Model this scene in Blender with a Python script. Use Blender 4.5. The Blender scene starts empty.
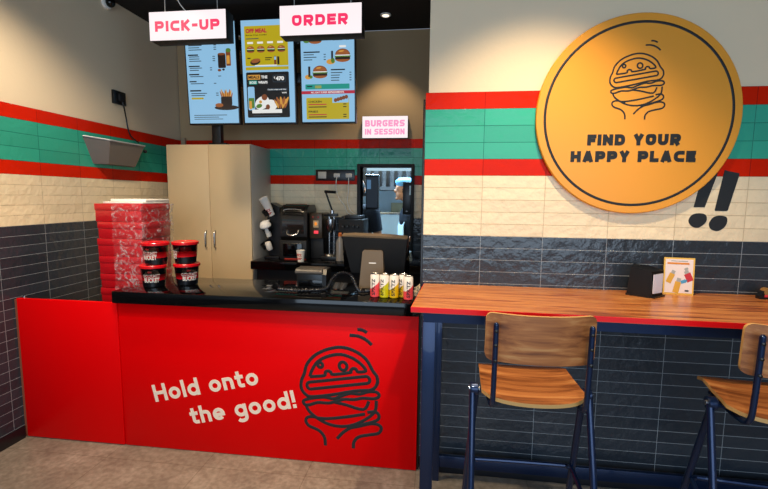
import bpy, bmesh, math, random
from mathutils import Vector, Matrix
random.seed(7)
S = bpy.context.scene; COL = S.collection
# ------------------------------------------------------------------ camera
def rgb(h):
    h = h.lstrip('#'); v = [int(h[i:i+2], 16)/255 for i in (0, 2, 4)]
    return tuple((c/12.92 if c <= .04045 else ((c+.055)/1.055)**2.4) for c in v) + (1,)
F_ = Vector((-0.126649, 0.985878, -0.109566)); R_ = Vector((0.991659, 0.1285, 0.009968)); U_ = Vector((-0.023906, 0.10739, 0.99393))
cd = bpy.data.cameras.new('camera'); cam = bpy.data.objects.new('camera', cd); COL.objects.link(cam)
M = Matrix((R_, U_, -F_)).transposed().to_4x4(); M.translation = (0, 0, 1.5305); cam.matrix_world = M
cd.sensor_width = 36; cd.lens = 432.67*36/768; cd.clip_start = .05; S.camera = cam
# ------------------------------------------------------------------ light
S.view_settings.view_transform = 'Standard'; S.view_settings.look = 'None'
S.view_settings.gamma = 1; S.view_settings.use_curve_mapping = False; S.view_settings.exposure = 0.0
W = bpy.data.worlds.new('world'); S.world = W; W.use_nodes = True
W.node_tree.nodes['Background'].inputs[0].default_value = (.62, .72, .9, 1)
W.node_tree.nodes['Background'].inputs[1].default_value = .32
def area(name, loc, tgt, sx, sy, e, col, spread=180):
    l = bpy.data.lights.new(name, 'AREA'); l.shape = 'RECTANGLE'; l.size = sx; l.size_y = sy; l.energy = e; l.color = col; l.spread = math.radians(spread)
    o = bpy.data.objects.new(name, l); COL.objects.link(o); o.location = loc
    o.rotation_euler = (Vector(tgt)-Vector(loc)).to_track_quat('-Z', 'Y').to_euler(); return o
def spot(name, loc, tgt, e, col, ang=100, blend=.8, r=.04):
    l = bpy.data.lights.new(name, 'SPOT'); l.energy = e; l.color = col; l.spot_size = math.radians(ang); l.spot_blend = blend; l.shadow_soft_size = r
    o = bpy.data.objects.new(name, l); COL.objects.link(o); o.location = loc
    o.rotation_euler = (Vector(tgt)-Vector(loc)).to_track_quat('-Z', 'Y').to_euler(); return o
WARM = (1, .76, .47); NEUT = (1, .9, .76); COOL = (.62, .8, 1)
area('shopfront_daylight', (.3, -2.6, 1.75), (-.2, 2.3, 1.3), 4.6, 2.5, 125, COOL)
spot('downlight_wall_right', (.46, 1.62, 3.0), (.42, 1.9, 0), 155, WARM, 92, .7)
spot('downlight_counter', (-1.15, 1.45, 3.0), (-1.3, 1.9, 0), 115, WARM, 98, .5)
spot('downlight_wall_left', (-1.75, 2.0, 3.0), (-2.15, 2.1, 0), 95, (1, .82, .6), 128, .7)
spot('downlight_entrance_left', (-2.05, 1.2, 3.0), (-2.3, 1.3, 0), 55, (1, .8, .56), 104, .8)
spot('downlight_seating', (.4, .2, 3.0), (.4, .6, 0), 70, NEUT, 130, .6)
spot('downlight_back', (-.486, 3.74, 2.98), (-.5, 3.9, 0), 26, WARM, 84, .5)
spot('downlight_back_left', (-1.75, 2.75, 2.98), (-2.05, 3.6, .6), 26, WARM, 62, .5)
area('kitchen_tube', (-.5, 5.0, 2.5), (-.5, 5.1, 0), 1.4, .5, 190, (.5, .76, 1))
# ------------------------------------------------------------------ materials
def mat(name, col, rough=.5, metal=0., emit=0., coat=0., alpha=1., trans=0., bump=0., bscale=60., var=0., spec=.5):
    m = bpy.data.materials.new(name); m.use_nodes = True; nt = m.node_tree; b = nt.nodes['Principled BSDF']
    c = rgb(col) if isinstance(col, str) else col
    b.inputs['Base Color'].default_value = c; b.inputs['Roughness'].default_value = rough; b.inputs['Metallic'].default_value = metal
    b.inputs['Coat Weight'].default_value = coat; b.inputs['Transmission Weight'].default_value = trans; b.inputs['Alpha'].default_value = alpha
    b.inputs['Specular IOR Level'].default_value = spec
    if emit:
        b.inputs['Emission Color'].default_value = c; b.inputs['Emission Strength'].default_value = emit
        b.inputs['Base Color'].default_value = (0.02, .02, .02, 1)
    tc = nt.nodes.new('ShaderNodeTexCoord')
    if bump or var:
        n = nt.nodes.new('ShaderNodeTexNoise'); n.inputs['Scale'].default_value = bscale; n.inputs['Detail'].default_value = 4
        nt.links.new(tc.outputs['Object'], n.inputs['Vector'])
        if bump:
            bp = nt.nodes.new('ShaderNodeBump'); bp.inputs['Strength'].default_value = bump; bp.inputs['Distance'].default_value = .005
            nt.links.new(n.outputs['Fac'], bp.inputs['Height']); nt.links.new(bp.outputs['Normal'], b.inputs['Normal'])
        if var:
            r = nt.nodes.new('ShaderNodeValToRGB'); r.color_ramp.elements[0].position = .3; r.color_ramp.elements[1].position = .7
            r.color_ramp.elements[0].color = tuple(x*(1-var) for x in c[:3])+(1,); r.color_ramp.elements[1].color = tuple(min(1, x*(1+var)) for x in c[:3])+(1,)
            nt.links.new(n.outputs['Fac'], r.inputs['Fac']); nt.links.new(r.outputs['Color'], b.inputs['Base Color'])
    return m
TP = .0625; TQ = .0839; TW = .3129; X0 = .2138; ZD = 1.3316
def tilemat(name, col, grout, rowh, u, uo, zo, rough=.22, var=.12, wav=.5, spec=.28):
    """glazed stack-bonded wall tile; u = axis running along the wall"""
    m = bpy.data.materials.new(name); m.use_nodes = True; nt = m.node_tree; b = nt.nodes['Principled BSDF']; L = nt.links.new
    tc = nt.nodes.new('ShaderNodeTexCoord'); sp = nt.nodes.new('ShaderNodeSeparateXYZ'); L(tc.outputs['Object'], sp.inputs[0])
    au = nt.nodes.new('ShaderNodeMath'); au.operation = 'SUBTRACT'; au.inputs[1].default_value = uo-TW*40; L(sp.outputs[u], au.inputs[0])
    av = nt.nodes.new('ShaderNodeMath'); av.operation = 'SUBTRACT'; av.inputs[1].default_value = zo-rowh*40; L(sp.outputs['Z'], av.inputs[0])
    cb = nt.nodes.new('ShaderNodeCombineXYZ'); L(au.outputs[0], cb.inputs[0]); L(av.outputs[0], cb.inputs[1])
    br = nt.nodes.new('ShaderNodeTexBrick'); L(cb.outputs[0], br.inputs['Vector']); br.offset = 0; br.squash = 1
    br.inputs['Scale'].default_value = 1; br.inputs['Brick Width'].default_value = TW; br.inputs['Row Height'].default_value = rowh
    br.inputs['Mortar Size'].default_value = .0016; br.inputs['Mortar Smooth'].default_value = .3; br.inputs['Bias'].default_value = 0
    c = rgb(col); br.inputs['Color1'].default_value = tuple(x*(1-var) for x in c[:3])+(1,); br.inputs['Color2'].default_value = tuple(min(1, x*(1+var)) for x in c[:3])+(1,)
    br.inputs['Mortar'].default_value = rgb(grout); L(br.outputs['Color'], b.inputs['Base Color'])
    n = nt.nodes.new('ShaderNodeTexNoise'); n.inputs['Scale'].default_value = 22; n.inputs['Detail'].default_value = 3; L(tc.outputs['Object'], n.inputs['Vector'])
    mx = nt.nodes.new('ShaderNodeMath'); mx.operation = 'MULTIPLY_ADD'; mx.inputs[1].default_value = -.35; L(br.outputs['Fac'], mx.inputs[0]); L(n.outputs['Fac'], mx.inputs[2])
    bp = nt.nodes.new('ShaderNodeBump'); bp.inputs['Strength'].default_value = wav; bp.inputs['Distance'].default_value = .012; L(mx.outputs[0], bp.inputs['Height']); L(bp.outputs['Normal'], b.inputs['Normal'])
    b.inputs['Roughness'].default_value = rough; b.inputs['Specular IOR Level'].default_value = spec
    return m
def woodmat(name, cols, sy=26, rough=.35, axis='X', dist=1.2, coat=.2):
    m = bpy.data.materials.new(name); m.use_nodes = True; nt = m.node_tree; b = nt.nodes['Principled BSDF']; L = nt.links.new
    tc = nt.nodes.new('ShaderNodeTexCoord'); mp = nt.nodes.new('ShaderNodeMapping'); L(tc.outputs['Object'], mp.inputs[0])
    mp.inputs['Scale'].default_value = (1.4, sy, sy) if axis == 'X' else (sy, 1.4, sy)
    n = nt.nodes.new('ShaderNodeTexNoise'); n.inputs['Scale'].default_value = 1; n.inputs['Detail'].default_value = 5; n.inputs['Roughness'].default_value = .6; n.inputs['Distortion'].default_value = dist*.3
    L(mp.outputs[0], n.inputs['Vector'])
    r = nt.nodes.new('ShaderNodeValToRGB'); e = r.color_ramp.elements
    k = len(cols)
    for i, c in enumerate(cols):
        p = .3+.4*i/(k-1)
        el = e[0] if i == 0 else (e[-1] if i == k-1 else e.new(p))
        el.position = p; el.color = rgb(c)
    L(n.outputs['Fac'], r.inputs['Fac']); L(r.outputs['Color'], b.inputs['Base Color'])
    b.inputs['Roughness'].default_value = rough; b.inputs['Coat Weight'].default_value = coat; b.inputs['Coat Roughness'].default_value = .15
    return m
PL = mat('cream_plaster', '#e6d3b4', .75, bump=.15, bscale=40)
CEIL = mat('black_ceiling', '#0d0b0f', .8)
RED = '#d22206'; TEAL = '#36a68c'; CRM = '#efdcb8'; DRK = '#2f363f'
def bandset(tag_, u, uo):
    z1 = ZD+5*TP; z2 = z1+5*TQ
    return [(.08, ZD, tilemat('slate_tile_'+tag_, DRK, '#8d959c', TP, u, uo, ZD, .2, .16, .5, .5)),
            (ZD, z1, tilemat('cream_tile_'+tag_, CRM, '#c9b48f', TP, u, uo, ZD, .3, .05, .6)),
            (z1, z1+TQ, tilemat('red_tile_'+tag_, RED, '#8f1408', TQ, u, uo, z1, .3, .07, .3, .08)),
            (z1+TQ, z1+4*TQ, tilemat('teal_tile_'+tag_, TEAL, '#0f6b5c', TQ, u, uo, z1, .2, .06, .3)),
            (z1+4*TQ, z2, tilemat('red_tile_top_'+tag_, RED, '#8f1408', TQ, u, uo, z1, .3, .07, .3, .08))]
B_R = bandset('right', 'X', X0); B_B = bandset('back', 'X', -.26); B_L = bandset('left', 'Y', .02)
CP = mat('glossy_red_panel', '#e40004', .4, spec=.1); BLK = mat('black_plastic', '#0c0c0e', .35); GLS = mat('black_gloss_stone', '#050506', .07, spec=.45)
BLKM = mat('matt_black', '#08080a', .6); NAVY = mat('navy_black_steel', '#10264a', .3, metal=.55, coat=.3); CHR = mat('steel', '#b9b9b9', .25, metal=1)
DSTEEL = mat('dark_steel', '#3a3836', .3, metal=.9); WHT = mat('white', '#f1ede6', .5); INK = mat('black_paint', '#14181c', .6)
CAB = mat('beige_laminate', '#d9bf94', .5, var=.03, bscale=3); CABS = mat('pale_laminate_side', '#cfc6b8', .5)
WOOD = woodmat('striped_bar_wood', ['#54240e', '#9c5226', '#d08a4c', '#a85e2c', '#e6aa6c'], 22, .3, coat=.1)
STW = woodmat('stool_plywood', ['#5e3218', '#8a5028', '#ac6c3a', '#c08a54'], 34, .42, coat=0)
PLYE = mat('plywood_edge', '#c59a5c', .5); REDE = mat('red_edge_band', '#f00a14', .3)
LBX = mat('lightbox_white', '#fff2f4', emit=1.0); PNK = mat('lit_pink_letters', '#ff2563', emit=.95); SPK = mat('lit_pale_pink', '#ff9ac8', emit=.95)
DISC = mat('mustard_board', '#e79b27', .42); CREAMINK = mat('cream_lettering', '#f3e2cd', .5)
# ------------------------------------------------------------------ mesh builder
class MB:
    def __init__(s): s.bm = bmesh.new(); s.m = []
    def mi(s, m):
        if m not in s.m: s.m.append(m)
        return s.m.index(m)
    def add(s, vs, fs, m):
        i = s.mi(m); v = [s.bm.verts.new(p) for p in vs]; out = []
        for f in fs:
            try:
                g = s.bm.faces.new([v[k] for k in f]); g.material_index = i; g.smooth = True; out.append(g)
            except ValueError: pass
        return s
    def absorb(s, b2, m):
        b2.verts.index_update()
        s.add([v.co.copy() for v in b2.verts], [[v.index for v in f.verts] for f in b2.faces], m); b2.free(); return s
    def box(s, x0, x1, y0, y1, z0, z1, m, bev=0, seg=2, M=None):
        b = bmesh.new(); bmesh.ops.create_cube(b, size=1)
        for v in b.verts: v.co = Vector(((x0+x1)/2+v.co.x*(x1-x0), (y0+y1)/2+v.co.y*(y1-y0), (z0+z1)/2+v.co.z*(z1-z0)))
        if bev: bmesh.ops.bevel(b, geom=b.edges[:], offset=bev, segments=seg, affect='EDGES', profile=.5)
        if M is not None: bmesh.ops.transform(b, matrix=M, verts=b.verts)
        return s.absorb(b, m)
    def lathe(s, prof, c, m, n=32, M=None, caps=True):
        vs = []; fs = []; k = len(prof)
        for r, z in prof:
            for i in range(n):
                a = 2*math.pi*i/n; p = Vector((r*math.cos(a), r*math.sin(a), z))
                if M is not None: p = M @ p
                vs.append(p+Vector(c))
        for j in range(k-1):
            for i in range(n): fs.append((j*n+i, j*n+(i+1) % n, (j+1)*n+(i+1) % n, (j+1)*n+i))
        if caps: fs += [tuple(range(n))[::-1], tuple((k-1)*n+i for i in range(n))]
        return s.add(vs, fs, m)
    def tube(s, pts, r, m, n=10, closed=False, flat=(1, 1, 1), up=Vector((0, 0, 1)), caps=True):
        P = [Vector(p) for p in pts]; k = len(P); rs = r if isinstance(r, (list, tuple)) else [r]*k; vs = []; fs = []; prev = None
        for i, p in enumerate(P):
            a = P[(i-1) % k] if (closed or i) else p; b = P[(i+1) % k] if (closed or i < k-1) else p
            t = (b-a).normalized() if (b-a).length > 1e-9 else Vector((0, 0, 1))
            if prev is None:
                u = up if abs(t.dot(up)) < .9 else Vector((0, 1, 0)); x = t.cross(u).normalized()
            else: x = (prev-t*prev.dot(t)).normalized()
            prev = x; y = t.cross(x)
            for j in range(n):
                an = 2*math.pi*j/n; d = (x*math.cos(an)+y*math.sin(an))*rs[i]; vs.append(p+Vector((d.x*flat[0], d.y*flat[1], d.z*flat[2])))
        for i in range(k if closed else k-1):
            for j in range(n):
                a = i*n; b = ((i+1) % k)*n; fs.append((a+j, a+(j+1) % n, b+(j+1) % n, b+j))
        if caps and not closed: fs += [tuple(range(n))[::-1], tuple((k-1)*n+j for j in range(n))]
        return s.add(vs, fs, m)
    def ell(s, c, r, m, n=20, M=None):
        b = bmesh.new(); bmesh.ops.create_uvsphere(b, u_segments=n, v_segments=n//2, radius=1)
        for v in b.verts: v.co = Vector((v.co.x*r[0], v.co.y*r[1], v.co.z*r[2]))
        if M is not None: bmesh.ops.transform(b, matrix=M, verts=b.verts)
        for v in b.verts: v.co += Vector(c)
        return s.absorb(b, m)
    def prism(s, poly, y0, y1, m, ax='Y'):
        """polygon in XZ (ax Y), YZ (ax X) or XY (ax Z), extruded y0..y1 along ax"""
        n = len(poly)
        f = {'Y': lambda a, b, d: (a, d, b), 'X': lambda a, b, d: (d, a, b), 'Z': lambda a, b, d: (a, b, d)}[ax]
        vs = [f(a, b, y0) for a, b in poly]+[f(a, b, y1) for a, b in poly]
        fs = [tuple(range(n)), tuple(range(n, 2*n))[::-1]]+[(i, i+n, (i+1) % n+n, (i+1) % n) for i in range(n)]
        b = bmesh.new(); v = [b.verts.new(p) for p in vs]
        for q in fs: b.faces.new([v[k] for k in q])
        bmesh.ops.recalc_face_normals(b, faces=b.faces)
        return s.absorb(b, m)
    def text(s, t, w, h, m, M, th=.002, off=0., font=None, fn=None, ls=1.):
        """lettering in local XY (origin at lower left of its box, w wide, h high), M places it"""
        cu = bpy.data.curves.new('t', 'FONT'); cu.body = t; cu.offset = off; cu.extrude = .01; cu.resolution_u = 3; cu.space_character = ls
        o = bpy.data.objects.new('t', cu); COL.objects.link(o); bpy.context.view_layer.update()
        me = bpy.data.meshes.new_from_object(o.evaluated_get(bpy.context.evaluated_depsgraph_get())); bpy.data.objects.remove(o)
        xs = [v.co.x for v in me.vertices]; ys = [v.co.y for v in me.vertices]
        ax, ay = min(xs), min(ys); kx = w/(max(xs)-ax); ky = h/(max(ys)-ay)
        vs = [Vector(((v.co.x-ax)*kx, (v.co.y-ay)*ky, th*(v.co.z/.02+.5))) for v in me.vertices]
        vs = [fn(p) for p in vs] if fn else [M @ p for p in vs]
        s.add(vs, [tuple(p.vertices) for p in me.polygons], m); bpy.data.meshes.remove(me); return s
    def ribbon(s, pts, wd, m, M, th=.001, closed=False):
        P = [Vector((p[0], p[1])) for p in pts]; n = len(P); vs = []; fs = []
        for i in range(n):
            a = P[(i-1) % n] if (closed or i) else None; b = P[(i+1) % n] if (closed or i < n-1) else None
            d1 = (P[i]-a).normalized() if a is not None else None; d2 = (b-P[i]).normalized() if b is not None else None
            t = d1+d2 if (d1 is not None and d2 is not None) else (d1 if d1 is not None else d2); t.normalize(); nn = Vector((-t.y, t.x))
            k = 1/max(.5, nn.dot(Vector((-(d2 or d1).y, (d2 or d1).x)))) if True else 1
            for sg in (1, -1):
                q = P[i]+nn*sg*wd/2*k
                vs += [M @ Vector((q.x, q.y, th)), M @ Vector((q.x, q.y, 0))]
        for i in range(n if closed else n-1):
            a = 4*i; b = 4*((i+1) % n); fs += [(a, a+2, b+2, b), (a, b, b+1, a+1), (a+2, a+3, b+3, b+2)]
        if not closed: fs += [(0, 1, 3, 2), (4*n-4, 4*n-2, 4*n-1, 4*n-3)]
        return s.add(vs, fs, m)
    def letters(s, t, W, h, sw, m, M, gap=.16, th=.0008, wide=None):
        """block lettering from constant-width strokes; total width W, cap height h, stroke sw"""
        total = sum(GW.get(c, 1.)for c in t)+gap*(len(t)-1); u = W/total; x = 0
        for c in t:
            cw = GW.get(c, 1.)*u
            for q, (cl, pts) in enumerate(glyph(c, cw, h, sw)): s.ribbon([(x+p[0], p[1]) for p in pts], sw, m, M, th+.00035*q, cl)
            x += cw+gap*u
        return s
    def build(s, name, parent=None, sharp=35, loc=None):
        me = bpy.data.meshes.new(name); bmesh.ops.remove_doubles(s.bm, verts=s.bm.verts, dist=1e-6); s.bm.to_mesh(me); s.bm.free()
        for m in s.m: me.materials.append(m)
        me.set_sharp_from_angle(angle=math.radians(sharp))
        o = bpy.data.objects.new(name, me); COL.objects.link(o)
        if parent: o.parent = parent
        if loc: o.location = loc
        return o
GW = {'I': .32, '-': .6, ' ': .45, 'M': 1.25, 'l': .26, 't': .62, '!': .27, 'h': .8, 'n': .8, 'e': .9, 'o': .9, 'd': .9, 'g': .9, 'H': 1.02, 'L': .85, 'F': .88, 'E': .9, 'Y': 1.05, 'A': 1.1}
def rp(pts, r, n=6):
    """polyline with its inner corners rounded"""
    P = [Vector((p[0], p[1])) for p in pts]; out = [P[0]]
    for i in range(1, len(P)-1):
        a, b, c = P[i-1], P[i], P[i+1]; d1 = (a-b); d2 = (c-b); k = min(r, d1.length*.499, d2.length*.499); p = b+d1.normalized()*k; q = b+d2.normalized()*k
        for j in range(n+1):
            t = j/n; out.append(p*(1-t)**2+b*(2*t*(1-t))*1.0+q*t*t)
    return out+[P[-1]]
def ring(cx, cy, rx, ry, a0=0, a1=360, n=26): return [(cx+rx*math.cos(math.radians(a0+(a1-a0)*i/n)), cy+ry*math.sin(math.radians(a0+(a1-a0)*i/n))) for i in range(n+1)]
def glyph(c, w, h, s):
    L = s/2; R = w-s/2; B = s/2; T = h-s/2; M = h*.5; r = min(w, h)*.42; O = False; m = h*.43
    st = (O, [(L, 0), (L, h)]); sr = (O, [(R, 0), (R, h)])
    if c == 'P': return [st, (O, rp([(L, T), (R, T), (R, m), (L, m)], r*.7))]
    if c == 'R': return [st, (O, rp([(L, T), (R, T), (R, m), (L, m)], r*.7)), (O, [(w*.45, m), (w-s*.55, 0)])]
    if c == 'B': return [st, (O, rp([(L, T), (R-s*.2, T), (R-s*.2, M), (L, M)], r*.6)), (O, rp([(L, M), (R, M), (R, B), (L, B)], r*.6))]
    if c == 'D': return [st, (O, rp([(L, T), (R, T), (R, B), (L, B)], r))]
    if c == 'I': return [(O, [(w/2, 0), (w/2, h)])]
    if c == 'C': return [(O, rp([(w, T), (L, T), (L, B), (w, B)], r))]
    if c == 'G': return [(O, rp([(w, T), (L, T), (L, B), (R, B), (R, M), (w*.5, M)], r*.8))]
    if c == 'O': return [(True, rp([(w/2, T), (R, T), (R, B), (L, B), (L, T), (w/2, T)], r)[:-1])]
    if c == 'S': return [(O, rp([(w, T), (L, T), (L, M), (R, M), (R, B), (0, B)], h*.2))]
    if c == 'K': return [st, (O, [(L, M*.8), (w-s*.45, h)]), (O, [(w*.36, M), (w-s*.45, 0)])]
    if c == '-': return [(O, [(0, M), (w, M)])]
    if c == 'U': return [(O, rp([(L, h), (L, B), (R, B), (R, h)], r))]
    if c == 'E': return [st, (O, [(L, T), (w, T)]), (O, [(L, M), (w*.92, M)]), (O, [(L, B), (w, B)])]
    if c == 'F': return [st, (O, [(L, T), (w, T)]), (O, [(L, M*.95), (w*.9, M*.95)])]
    if c == 'L': return [st, (O, [(L, B), (w, B)])]
    if c == 'T': return [(O, [(0, T), (w, T)]), (O, [(w/2, 0), (w/2, T)])]
    if c == 'H': return [st, sr, (O, [(L, M), (R, M)])]
    if c == 'N': return [st, sr, (O, [(L, h-s*.4), (R, s*.4)])]
    if c == 'M': return [st, sr, (O, [(L, h-s*.4), (w/2, h*.25), (R, h-s*.4)])]
    if c == 'Y': return [(O, [(s*.5, h), (w/2, M*.85)]), (O, [(w/2, M*.85), (w-s*.5, h)]), (O, [(w/2, 0), (w/2, M)])]
    if c == 'A': return [(O, [(s*.5, 0), (w/2, h)]), (O, [(w/2, h), (w-s*.5, 0)]), (O, [(w*.24, h*.27), (w*.76, h*.27)])]
    x = h*.70; cx = w/2; rx = w/2-s/2; ry = x/2-s/2
    if c == 'o': return [(True, ring(cx, x/2, rx, ry)[:-1])]
    if c == 'd': return [(True, ring(cx, x/2, rx, ry)[:-1]), sr]
    if c == 'g': return [(True, ring(cx, x/2, rx, ry)[:-1]), (O, [(R, x), (R, 0)]+ring(cx, -.05*h, rx, ry*.75, 0, -150, 14)[1:])]
    if c == 'e': return [(O, [(L, x*.46), (w, x*.46)]), (O, ring(cx, x/2, rx, ry, 0, 312))]
    if c == 'l': return [(O, [(w/2, 0), (w/2, h)])]
    if c == 'n': return [(O, [(L, 0), (L, x)]), (O, rp([(L, x*.55), (L, x-s/2), (R, x-s/2), (R, 0)], w*.5))]
    if c == 'h': return [st, (O, rp([(L, x*.55), (L, x-s/2), (R, x-s/2), (R, 0)], w*.5))]
    if c == 't': return [(O, rp([(w*.42, h*.92), (w*.42, s/2), (w, s/2)], w*.4)), (O, [(0, x-s/2), (w, x-s/2)])]
    if c == '!': return [(O, [(w/2, h*.32), (w/2, h)]), (O, [(w/2, 0), (w/2, s*1.05)])]
    return []
def FR(x, y, z, rot=0., rz=0.):
    """frame for lettering on a surface facing -Y: local X right, local Y up, local Z out towards the viewer"""
    return Matrix.Translation((x, y, z)) @ Matrix.Rotation(rz, 4, 'Z') @ Matrix.Rotation(math.pi/2, 4, 'X') @ Matrix.Rotation(rot, 4, 'Z')
def tag(o, label, cat, group=None, kind=None):
    o['label'] = label; o['category'] = cat
    if group: o['group'] = group
    if kind: o['kind'] = kind
    return o
def thing(name, label, cat, loc=(0, 0, 0), rz=0, group=None):
    o = bpy.data.objects.new(name, None); COL.objects.link(o); o.empty_display_size = .05; o.location = loc; o.rotation_euler = (0, 0, rz)
    return tag(o, label, cat, group)
def struct(mb, name, sharp=35):
    o = mb.build(name, sharp=sharp); o['kind'] = 'structure'; return o
def dup(root, loc, rz=None, label=None, group=None):
    r = root.copy(); COL.objects.link(r); r.location = loc
    if rz is not None: r.rotation_euler = (0, 0, rz)
    if label: r['label'] = label
    if group: r['group'] = group
    for ch in list(root.children):
        c = ch.copy(); COL.objects.link(c); c.parent = r
        for g in list(ch.children):
            d = g.copy(); COL.objects.link(d); d.parent = c
    return r
def smooth(pts, k=6, closed=False):
    P = [Vector(p).to_3d() if len(p) == 2 else Vector(p) for p in pts]; n = len(P); out = []
    for i in range(n if closed else n-1):
        a = P[(i-1) % n] if (closed or i) else P[0]; b = P[i]; c = P[(i+1) % n]; d = P[(i+2) % n] if (closed or i < n-2) else P[-1]
        for j in range(k):
            t = j/k; out.append(.5*((2*b)+(c-a)*t+(2*a-5*b+4*c-d)*t*t+(3*b-a-3*c+d)*t**3))
    if not closed: out.append(P[-1])
    return out
# ------------------------------------------------------------------ setting
D = 2.3033; XL = -2.566; YB = 4.07; ZC = 3.03
# floor
fm = bpy.data.materials.new('stone_floor'); fm.use_nodes = True; nt = fm.node_tree; b = nt.nodes['Principled BSDF']; L = nt.links.new
tc = nt.nodes.new('ShaderNodeTexCoord'); n1 = nt.nodes.new('ShaderNodeTexNoise'); n1.inputs['Scale'].default_value = 3.2; n1.inputs['Detail'].default_value = 10; n1.inputs['Roughness'].default_value = .72
L(tc.outputs['Object'], n1.inputs['Vector'])
n2 = nt.nodes.new('ShaderNodeTexNoise'); n2.inputs['Scale'].default_value = 34; n2.inputs['Detail'].default_value = 6; L(tc.outputs['Object'], n2.inputs['Vector'])
r1 = nt.nodes.new('ShaderNodeValToRGB'); e = r1.color_ramp.elements; e[0].position = .32; e[0].color = rgb('#7a7269'); e[1].position = .7; e[1].color = rgb('#aca296'); q = e.new(.5); q.color = rgb('#91887c')
r2 = nt.nodes.new('ShaderNodeValToRGB'); r2.color_ramp.elements[0].position = .38; r2.color_ramp.elements[0].color = (.62, .6, .58, 1); r2.color_ramp.elements[1].position = .62; r2.color_ramp.elements[1].color = (1, 1, 1, 1)
L(n1.outputs['Fac'], r1.inputs['Fac']); L(n2.outputs['Fac'], r2.inputs['Fac'])
mx = nt.nodes.new('ShaderNodeMixRGB'); mx.blend_type = 'MULTIPLY'; mx.inputs[0].default_value = .7; L(r1.outputs[0], mx.inputs[1]); L(r2.outputs[0], mx.inputs[2])
br = nt.nodes.new('ShaderNodeTexBrick'); br.offset = 0; br.inputs['Scale'].default_value = 1; br.inputs['Brick Width'].default_value = .6; br.inputs['Row Height'].default_value = .6; br.inputs['Mortar Size'].default_value = .0022
br.inputs['Color1'].default_value = (.93, .93, .93, 1); br.inputs['Color2'].default_value = (1, 1, 1, 1); br.inputs['Mortar'].default_value = (.62, .6, .56, 1)
mp = nt.nodes.new('ShaderNodeMapping'); mp.inputs['Location'].default_value = (60.1, 60.25, 0); L(tc.outputs['Object'], mp.inputs[0]); L(mp.outputs[0], br.inputs['Vector'])
m2 = nt.nodes.new('ShaderNodeMixRGB'); m2.blend_type = 'MULTIPLY'; m2.inputs[0].default_value = 1; L(mx.outputs[0], m2.inputs[1]); L(br.outputs['Color'], m2.inputs[2]); L(m2.outputs[0], b.inputs['Base Color'])
b.inputs['Roughness'].default_value = .38
struct(MB().box(XL-.15, 4.2, -3.2, 6.4, -.1, 0, fm), 'floor')
struct(MB().box(XL-.15, 4.2, -3.2, YB, ZC, ZC+.1, CEIL), 'ceiling')
SK = mat('dark_skirting', '#10141c', .4)
# left wall
w = MB(); w.box(XL-.15, XL-.012, -3.2, 4.2, 0, ZC, PL)
for z0, z1, m in B_L: w.box(XL-.012, XL, -3.2, YB+.0, z0, z1, m)
struct(w, 'wall_left')
struct(MB().box(XL, XL+.012, -3.2, 2.27, 0, .08, SK, .003), 'baseboard_left')
# right wall (partition whose free end shows left of the bar)
w = MB(); w.box(-.072, 4.2, D+.012, D+.13, 0, ZC, PL)
for z0, z1, m in B_R: w.box(-.086, 4.2, D, D+.012, z0, z1, m)
struct(w, 'wall_right')
struct(MB().box(-.098, -.087, D-.004, D+.135, .0, 2.03, BLK, .002), 'trim_1')
struct(MB().box(-.08, 4.2, D-.014, D, 0, .08, SK, .003), 'baseboard_right')
struct(MB().box(4.05, 4.2, -3.2, D, 0, ZC, PL), 'wall_far_side')
# back wall with the serving hatch
w = MB(); HX0, HX1, HZ0, HZ1 = -.765, -.262, 1.0, 1.817
def holed(x0, x1, y0, y1, z0, z1, m):
    for a, b_, c, d in ((x0, HX0, z0, z1), (HX1, x1, z0, z1), (HX0, HX1, z0, min(z1, HZ0)), (HX0, HX1, max(z0, HZ1), z1)):
        if b_ > a+1e-4 and d > c+1e-4: w.box(a, b_, y0, y1, c, d, m)
holed(XL, 4.2, YB+.012, YB+.12, 0, ZC, mat('tan_plaster', '#b89c76', .75, bump=.15, bscale=40))
for z0, z1, m in B_B: holed(XL, 4.2, YB, YB+.012, z0, z1, m)
struct(w, 'wall_back')
w = MB()
for a in ((HX0-.018, HX0+.012, HZ0-.02, HZ1+.018), (HX1-.012, HX1+.018, HZ0-.02, HZ1+.018)): w.box(a[0], a[1], YB-.02, YB+.14, a[2], a[3], BLKM, .003)
w.box(HX0+.012, HX1-.012, YB-.02, YB+.14, HZ1-.01, HZ1+.018, BLKM, .003); w.box(HX0+.012, HX1-.012, YB-.02, YB+.14, HZ0-.02, HZ0+.012, BLKM, .003)
struct(w, 'window_1')
# kitchen shell behind
KW = mat('steel_wall_sheet', '#b9c9d4', .45, var=.08, bscale=5); KP = mat('kitchen_panel_blue_white', '#d5e9f2', .4)
w = MB(); w.box(-1.7, .9, 6.1, 6.2, 0, 2.7, KW); w.box(-1.8, -1.7, YB+.12, 6.2, 0, 2.7, KW); w.box(.9, 1.0, YB+.12, 6.2, 0, 2.7, KW); struct(w, 'wall_kitchen')
struct(MB().box(-1.8, 1.0, YB+.12, 6.2, 2.7, 2.8, KP), 'ceiling_kitchen')
# ------------------------------------------------------------------ service counter
YC = 2.2833
ctr = thing('service_counter', 'long glossy red service counter with black stone top and burger drawing', 'counter', (-1.0, 2.5, 0))
def loc(o, root): o.location = -Vector(root.location); return o
loc(MB().box(-1.878, -.1, YC, YC+.018, .003, .896, CP, .002).build('front_panel', ctr), ctr)
w = MB(); w.box(-1.86, -.11, YC+.018, 2.72, .0, .896, BLKM); loc(w.build('carcass', ctr), ctr)
loc(MB().box(-1.888, -.1, 2.25, 2.74, .897, .968, GLS, .004).build('worktop', ctr), ctr)
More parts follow.
